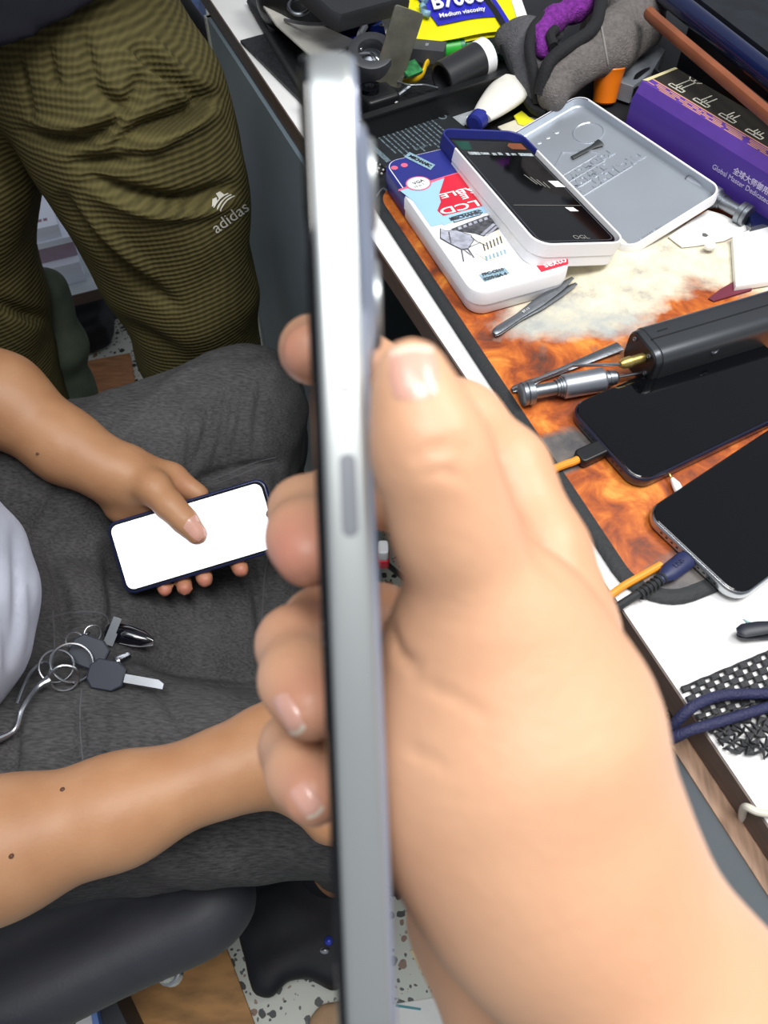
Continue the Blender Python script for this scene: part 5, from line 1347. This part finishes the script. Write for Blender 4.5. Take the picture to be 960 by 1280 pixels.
# grey green lower leg cloth that shows under the olive knee
def lowleg(p): return np.maximum(chain(p, [(Q(58, 360, .86), .03), (Q(75, 430, .86), .034), (Q(88, 490, .86), .036), (Q(110, 580, .87), .04)], .03)+wob(p, 60, 6)*.002, .22-p[:, 2])
sdf_mesh('lower_leg_panel', lowleg, (-.62, .7, .2), (-.28, 1.0, .62), .005, cloth('grey_green_cloth', '4a5448', '6d7768', 'plain'), stn, slack=.004)
# white embroidered mark on the thigh
def decal(parent, bvh, mb_src, cx, cy, ang, sc_, m, name):
    ca, sa = math.cos(math.radians(ang)), math.sin(math.radians(ang)); q = MB(); vs = []; good = []
    for v in mb_src.v:
        x = cx+(v.x*ca+v.y*sa)*sc_; y = cy+(v.x*sa-v.y*ca)*sc_
        h_, n_ = hit(bvh, x, y, .0012)
        vs.append(h_)
    fs = [f for f in mb_src.f if all(vs[i] is not None for i in f) and max((vs[f[0]]-vs[i]).length for i in f) < .03]
    keep = sorted({i for f in fs for i in f}); ren = {a: b for b, a in enumerate(keep)}
    if fs: q.add([vs[i] for i in keep], [tuple(ren[i] for i in f) for f in fs]); q.build(name, m, parent, angle=60)
lg = MB(); lg.text('adidas', 1, Matrix.Identity(4), 'LEFT', 0)
thread = mat('white_thread', 'd9d7cc', .7)
decal(to, 'trousers', lg, 266, 287, -36, 21, thread, 'embroidered_word')
lg = MB()
for k, (x0, y0) in enumerate(((0, 0), (.10, -.16), (.2, -.32))):
    pts = [(x0+1.15*i/10, y0+.22*math.sin(i/10*2.2)-.03*i/10) for i in range(11)]
    for a, b in zip(pts[:-1], pts[1:]): lg.add([(a[0], a[1], 0), (b[0], b[1], 0), (b[0], b[1]+.07, 0), (a[0], a[1]+.07, 0)], [(0, 1, 2, 3)])
lg.add([(-.05, .12, 0), (.25, .45, 0), (.5, .40, 0), (.35, .12, 0)], [(0, 1, 2, 3)])
lg.add([(.55, .22, 0), (.6, .6, 0), (.85, .55, 0), (.95, .2, 0)], [(0, 1, 2, 3)])
decal(to, 'trousers', lg, 267, 261, -38, 22, thread, 'embroidered_emblem')
# ------------------------------------------------------------------ stool
stool = thing('stool', 'black padded stool under the seated person with a chrome bolt below its rim', 'stool', (-.48, .3, 0))
SE = [P(-160, 1345, .385), P(-40, 1288, .385), P(70, 1234, .385), P(180, 1180, .385), P(248, 1148, .385), P(280, 1120, .385)]
SE = smooth_path(SE, 3)
def seat(p):
    d = chain(p, [(a, .027) for a in SE], .02)
    inn = chain(p, [(a+Vector((-.05, .07, -.004)), .026) for a in SE], .03)
    d = smin(d, inn, .05)
    q = p-A3((-.42, .30, .375)); w = np.abs(q)-A3((.22, .17, .022)); box = np.linalg.norm(np.maximum(w, 0), axis=1)+np.minimum(w.max(1), 0)-.012
    return smin(d, box, .03)
sdf_mesh('seat', seat, (-.72, .0, .30), (-.02, .56, .46), .005, mat('black_vinyl', '33343a', .55, bump=(300, .08)), stool)
MB().lathe((-.48, .30, .05), (-.48, .30, .36), [(0, .035), (.15, .035), (.16, .022), (.31, .022)], 20).build('column', dull_steel, stool)
for k in range(5):
    a = math.radians(72*k+20); e = Vector((-.48+.19*math.cos(a), .30+.19*math.sin(a), .04))
    MB().tube([(-.48, .30, .06), e], [.02, .013], 10).build('leg', black_pl, stool)
bp_ = P(207, 1216, .335)
MB().lathe(bp_+Vector((0, 0, -.03)), bp_+Vector((0, 0, .02)), [(0, .008), (.001, .0105), (.018, .0105), (.019, .0085), (.05, .0085)], 16).build('bolt', steel, stool)
# ------------------------------------------------------------------ floor under and around the stool
def flatpoly(name, px, h, m, label, cat): return MB().poly(px, h, .0005).build(name, m, label=label, cat=cat)
def bagf(pts, h, seed, lo, hi):
    w = [P(x, y, 0) for x, y in pts]
bag_m = mat('navy_plastic', '0d0f18', .6, bump=(35, .5))
def soft_poly(name, px, h, m, label, cat, r=.014, seed=0):
    """flat soft heap on the floor with a rounded, crumpled edge"""
    pts = [P(x, y, 0) for x, y in px]; cx = sum(pts, Vector())/len(pts)
    xy = np.array([(p.x, p.y) for p in pts], np.float32)
    def f(p):
        d2 = np.full(len(p), 1e9, np.float32); ins = np.zeros(len(p), bool); n = len(xy)
        for i in range(n):
            a, b = xy[i], xy[(i+1) % n]; e = b-a; w = p[:, :2]-a
            t = np.clip((w@e)/max(float(e@e), 1e-9), 0, 1); q = w-t[:, None]*e
            d2 = np.minimum(d2, (q**2).sum(1))
            c = ((a[1] > p[:, 1]) != (b[1] > p[:, 1])) & (p[:, 0] < (b[0]-a[0])*(p[:, 1]-a[1])/(b[1]-a[1] if b[1] != a[1] else 1e-9)+a[0])
            ins ^= c
        d = np.where(ins, -1, 1)*np.sqrt(d2)+r
        dz = np.abs(p[:, 2]-h*.5)-h*.5+r
        return np.hypot(np.maximum(d, 0), np.maximum(dz, 0))+np.minimum(np.maximum(d, dz), 0)-r+wob(p, 45, seed)*.004
    lo = xy.min(0)-.03; hi = xy.max(0)+.03
    o = sdf_mesh(name, f, (lo[0], lo[1], -.012), (hi[0], hi[1], h+.03), .006, m, None, (float(cx.x), float(cx.y), 0.0), slack=.006)
    me = o.data
    for v in me.vertices: v.co.z = max(v.co.z, .0006)
    tagit(o, label, cat); return o
soft_poly('plastic_bag', [(296, 1140), (312, 1118), (355, 1092), (470, 1085), (470, 1225), (415, 1238), (385, 1226), (362, 1228), (342, 1252), (322, 1245), (306, 1195)], .05, bag_m, 'dark navy plastic bag lying on the speckled floor behind the held phone', 'bag')
MB().ball(P(411, 1176, .052), .006, 6, (1, 1, .5)).build('foil_scrap', mat('blue_foil_scrap', '4656c8', .25, .5), label='blue foil scrap on the dark navy plastic bag', cat='scrap')
MB().ball(P(406, 1188, .052), .0055, 5, (1.2, .8, .5)).build('foil_scrap', steel, label='silver foil scrap on the dark navy plastic bag', cat='scrap')
ply = mat('plywood', 'a87a45', .6, var=(18, .3), stretch=(1, 3, 1))
MB().poly([(90, 1300), (80, 1180), (200, 1110), (255, 1120), (285, 1190), (322, 1290), (322, 1310)], .006, .0005).build('brown_board', ply, label='brown board on the floor in front of the stool', cat='board')
for k, (px_l, h0, h1, m_, lab) in enumerate((
        ([(20, 1300), (30, 1262), (88, 1250), (100, 1300)], .0065, .10, mat('pink_print_box', 'b98a98', .5), 'pale pink carton at the lower left below the stool rim'),
        ([(88, 1300), (90, 1254), (112, 1246), (122, 1300)], .0065, .10, mat('white_carton', 'd8d6d6', .5), 'white carton edge between pink carton and dark grey carton'),
        ([(124, 1300), (116, 1247), (140, 1240), (168, 1300)], .0065, .085, mat('slate_carton', '35373d', .5), 'dark grey carton beside the brown floor board'))):
    MB().poly(px_l, h1, h0).build('carton', m_, label=lab, cat='carton')
MB().poly([(118, 1300), (113, 1262), (119, 1256), (128, 1300)], .101, .0866).build('blue_strip', mat('blue_strip', '6f8fd0', .4), label='thin light blue strip on the carton edge at lower left', cat='strip')
soft_poly('brown_sack', [(382, 1330), (388, 1275), (402, 1256), (440, 1248), (440, 1330)], .02, mat('tan_cloth', 'b89573', .8, bump=(200, .3)), 'tan cloth on the floor at the bottom beside held phone', 'cloth', .008, 3)
shp_ = MB().poly([(486, 1256), (548, 1246), (620, 1330), (480, 1330)], .002, .0005).build('paper_sheet', paper, label='white paper with a teal stroke on the floor at the bottom edge', cat='paper')
MB().poly([(494, 1255), (526, 1260), (526, 1263), (494, 1258.5)], .0026, .0021).build('teal_stroke', mat('teal_ink', '2f8f98', .5), shp_)
MB().poly([(512, 1188), (517, 1186), (580, 1290), (572, 1292)], .003, .0005).build('brass_strip', mat('pale_brass', 'b7ab83', .4, .3), label='thin pale brass strip set along the floor by the wrist', cat='strip')
# ------------------------------------------------------------------ under the bench
pc = thing('computer_tower', 'black computer tower with slotted front in the shade under the bench', 'computer', FD@Vector((pa-.63, -.2, -DT)))
MB().at(FD).box(pa-.74, pa-.50, -.46, -.09, -.768, -.30).build('case', mat('tower_black', '15161a', .5), pc)
sl = MB().at(FD)
for k in range(9): sl.box(pa-.73, pa-.51, -.0905, -.086, -.34-.022*k, -.332-.022*k)
sl.build('front_slots', grey_pl, pc)
tp_ = MB().at(FD)
for k in range(8): tp_.box(pa-.73, pa-.51, -.44+.04*k, -.428+.04*k, -.301, -.297)
tp_.build('top_vents', grey_pl, pc)
cn = P(479, 693, .30)
w_c = thing('power_plug', 'small white plug with red base hanging under the bench behind the phone', 'plug', cn)
MB().at(Matrix.Translation(cn)).rprism(.014, .02, .004, 0, .02, .002).build('plug', white_pl, w_c)
MB().at(Matrix.Translation(cn)).rprism(.016, .022, .004, -.02, -.0005, .002).build('base', red, w_c)
MB().tube([cn+Vector((0, 0, -.018)), cn+Vector((.03, .02, -.1)), cn+Vector((.08, .08, -.28))], .004, 8, 5).build('lead', black_rub, w_c)
bl = P(389, 500, .16)
blue_b = thing('spray_bottle', 'dark blue plastic bottle standing on the floor beside the knee', 'bottle', (bl.x, bl.y, 0))
MB().lathe((bl.x, bl.y, .001), (bl.x, bl.y, .3), [(0, .030), (.003, .034), (.13, .034), (.15, .026), (.165, .013)], 24).build('body', mat('bottle_blue', '1d3f8c', .35), blue_b)
MB().lathe((bl.x, bl.y, .1655), (bl.x, bl.y, .3), [(0, .016), (.024, .015), (.026, .010)], 20).build('cap', black_pl, blue_b)
wb = P(388, 592, .05)
MB().at(frame((wb.x, wb.y, .0005), (1, .2, 0))).rprism(.10, .14, .02, 0, .05, .006).build('white_tub', mat('pale_cream_plastic', 'd9dccb', .45), label='pale cream plastic tub on the floor behind the fingers', cat='tub')
# ------------------------------------------------------------------ boxes between the standing legs
sh = thing('low_shelf', 'low white shelf board with brown edge carrying white cartons', 'shelf', P(90, 380, 0))
s0, s1 = P(58, 378, .17), P(141, 357, .17)
SF = frame(s1, s1-s0)
MB().at(SF).box(-.30, 0, .0015, .42, -.022, 0).build('board', mat('shelf_white', 'c4ccd0', .4), sh)
MB().at(SF).box(-.30, 0, 0, .0015, -.024, .0).build('front_edge', brown_edge, sh)
for x in (-.28, -.022): MB().at(SF).box(x, x+.02, .26, .4, -.169, -.022).build('side_support', mat('shelf_dark', '2a2b30', .6) if x < -.1 else MATS['shelf_dark'], sh)
def carton(label, x0, x1, y0, y1, z0, z1, ms, group=None):
    t = thing('screen_carton', label, 'carton', SF@Vector(((x0+x1)/2, (y0+y1)/2, z0)))
    MB().at(SF).box(x0, x1, y0, y1, z0, z1-.012).build('base', ms[0], t)
    MB().at(SF).box(x0-.001, x1+.001, y0-.001, y1+.001, z1-.012, z1).build('lid', ms[1], t)
    return t
wc = mat('carton_white', 'e4eaff', .5, var=(12, .06)); wp = mat('carton_mauve', 'a58fa0', .5)
carton('lower white carton on the low shelf between the standing legs', -.235, -.045, .035, .30, .0005, .045, (wc, wc))
carton('upper white carton with mauve side on the low shelf', -.24, -.043, .055, .33, .046, .088, (wp, wc))
c3_ = carton('topmost white carton with faint red print between the standing legs', -.245, -.058, .06, .33, .0885, .115, (wc, wc))
pt3 = MB().at(SF)
for k in range(6): pt3.box(-.13+.010*k, -.123+.010*k, .078, .086, .1152, .1155)
pt3.build('printed_letters', mat('faint_red', '9b6f84', .5), c3_)
soft_poly('plastic_bag', [(70, 385), (100, 362), (150, 350), (149, 400), (143, 436), (120, 446), (96, 448)], .07, bag_m, 'dark navy bag on the floor under the low white shelf', 'bag', .02, 2)
MB().poly([(92, 500), (104, 452), (162, 441), (172, 500)], .012, .0005).build('brown_card', card, label='brown cardboard piece on the speckled floor behind the thigh', cat='cardboard')
# black bag with white strap hanging past the hip
hb_ = thing('carry_bag', 'black bag with white edge behind the standing person\'s hip', 'bag', Q(225, 60, 1.25))
def cbag(p): return chain(p, [(Q(185, -10, 1.16), .05), (Q(222, 60, 1.16), .045), (Q(246, 130, 1.16), .035), (Q(262, 210, 1.16), .03)], .03)+wob(p, 40)*.003
sdf_mesh('bag_body', cbag, (-.52, 1.0, .2), (-.12, 1.3, 1.1), .006, black_soft, hb_)
MB().tube([Q(176, -14, 1.10), Q(196, 6, 1.10), Q(212, 20, 1.10), Q(232, 34, 1.10)], [.004, .012, .013, .004], 10, 6, flat=.4).build('white_edge', white_pl, hb_)
MB().poly([(205, -30), (250, -30), (248, 30), (236, 38), (222, 22)], .45, .02).build('denim_bundle', mat('blue_denim', '4d618c', .8, var=(60, .25)), label='blue denim bundle beyond the end of the bench panel', cat='bundle')
# ------------------------------------------------------------------ keys clipped to the waistband
def J(x, y, off=.006):
    h_, n_ = hit('jeans', x, y, off)
    return h_ if h_ is not None else P(x, y, .55)
base = J(100, 845)
ks = thing('key_bunch', 'bunch of black headed keys on a steel clip lying on the jeans', 'keys', base)
up_k = (Vector((0, 0, CAM_H))-base).normalized()
MB().tube([J(-6, 935, .012), J(12, 918, .012), J(34, 893, .012), J(52, 872, .012), J(66, 863, .012)], [.0035, .0022, .0022, .0024, .0042], 10, 6).build('clip_arm', steel, ks)
MB().tube([J(66, 863, .014), J(68, 852, .015), J(60, 847, .015), J(46, 856, .014), J(34, 872, .013), J(28, 890, .012)], .0015, 8, 6).build('clip_gate', steel, ks)
def kring(x, y, R, r, off=.012, tilt=(0, 0, 0)):
    MB().ring(J(x, y, off), up_k+Vector(tilt), R, r, 30, 8).build('split_ring', steel, ks)
kring(75, 847, .0135, .0010); kring(95, 812, .0075, .0007, .012); kring(112, 803, .0075, .0007, .012, (.3, 0, 0)); kring(92, 846, .017, .0012, .014, (.2, .4, 0)); kring(82, 862, .011, .0012, .012, (.1, -.6, 0))
for a, b in (((88, 822), (100, 812)), ((100, 812), (108, 804))):
    MB().tube([J(*a, .013), J(*b, .013)], .0016, 8).build('chain_link', steel, ks)
def key(head, ang, s, blade, m, off):
    c = J(*head, off); u = C(head[0]+math.cos(math.radians(ang))*10, head[1]+math.sin(math.radians(ang))*10, 1)-C(*head, 1)
    M = frame(c, u, up_k); pts = [(-.016*s, -.006*s), (-.010*s, -.013*s), (.008*s, -.013*s), (.016*s, -.007*s), (.016*s, .007*s), (.008*s, .013*s), (-.010*s, .013*s), (-.016*s, .006*s)]
    hd = MB().at(M).loft([[(x*q, y*q, z_) for x, y in pts] for z_, q in ((-.0025, .94), (-.0018, 1), (.0018, 1), (.0026, .93))]).build('key_head', m, ks)
    if blade:
        MB().at(M).prism([(.015*s, -.0035), (.015*s, .0035), (.015*s+blade*.85, .0035), (.015*s+blade, .001), (.015*s+blade, -.0035)], -.0011, .0011).build('key_blade', steel, ks)
    return M
kh = mat('key_rubber', '2c313d', .5)
key((108, 838), 20, 1.0, 0, kh, .016); key((132, 856), 10, .95, .034, kh, .010)
MB().lathe(J(140, 845, .012), J(158, 836, .013), [(0, .003), (.002, .0045), (.010, .0045), (.012, .0038), (.016, .0038)], 14).build('lock_barrel', steel, ks)
kb = J(126, 802, .018)
MB().at(frame(kb, C(133, 786, 1)-C(119, 820, 1), up_k)).prism([(-.014, -.0052), (-.002, -.0052), (-.001, -.0036), (.013, -.0036), (.013, .0040), (-.014, .0040)], -.0012, .0012).build('flat_tag', mat('tag_grey', 'b3bac2', .35, .6), ks)
fb = frame(J(156, 803, .010), C(185, 810, 1)-C(130, 797, 1), up_k)
fo = MB().at(fb); fo.loft([[(x, y*w2_, z_*w2_) for y, z_ in [(math.cos(k*.5236)*.0095, math.sin(k*.5236)*.006) for k in range(12)]] for x, w2_ in ((-.022, .6), (-.018, .95), (.0, 1), (.014, .8), (.024, .25))]).build('fob', mat('gloss_black', '0d0e16', .12, coat=.8), ks)
MB().at(fb).tube([(-.006, -.0085, .001), (.012, -.0075, .001), (.025, -.002, .001)], [.0012, .0014, .0030], 8, 4, flat=.5).build('fob_blade', steel, ks)
# ------------------------------------------------------------------ light
w = bpy.data.worlds.new('room'); SC.world = w; w.use_nodes = True
w.node_tree.nodes['Background'].inputs[0].default_value = (.85, .9, 1, 1); w.node_tree.nodes['Background'].inputs[1].default_value = .3
def area(name, loc, size, power, col=(1, 1, 1), target=(0, .4, .7)):
    l = bpy.data.lights.new(name, 'AREA'); l.shape = 'RECTANGLE'; l.size, l.size_y = size; l.energy = power; l.color = col
    o = bpy.data.objects.new(name, l); COL.objects.link(o); o.location = loc
    o.rotation_euler = (Vector(target)-Vector(loc)).to_track_quat('-Z', 'Y').to_euler()
area('ceiling_tube', (-.2, .1, 2.6), (1.3, .5), 15, (.93, .97, 1), (-.1, .3, 0))
area('overhead_lamp', (.04, -.08, 1.98), (.5, .36), 6.5, (1, .98, .95), (.03, .05, 1))
area('bench_lamp', (.56, .32, 1.75), (.4, .4), 9.5, (1, .98, .95), (.55, .33, .77))
SC.view_settings.view_transform = 'Standard'; SC.view_settings.look = 'None'
SC.view_settings.exposure = 0; SC.view_settings.gamma = 1; SC.view_settings.use_curve_mapping = False
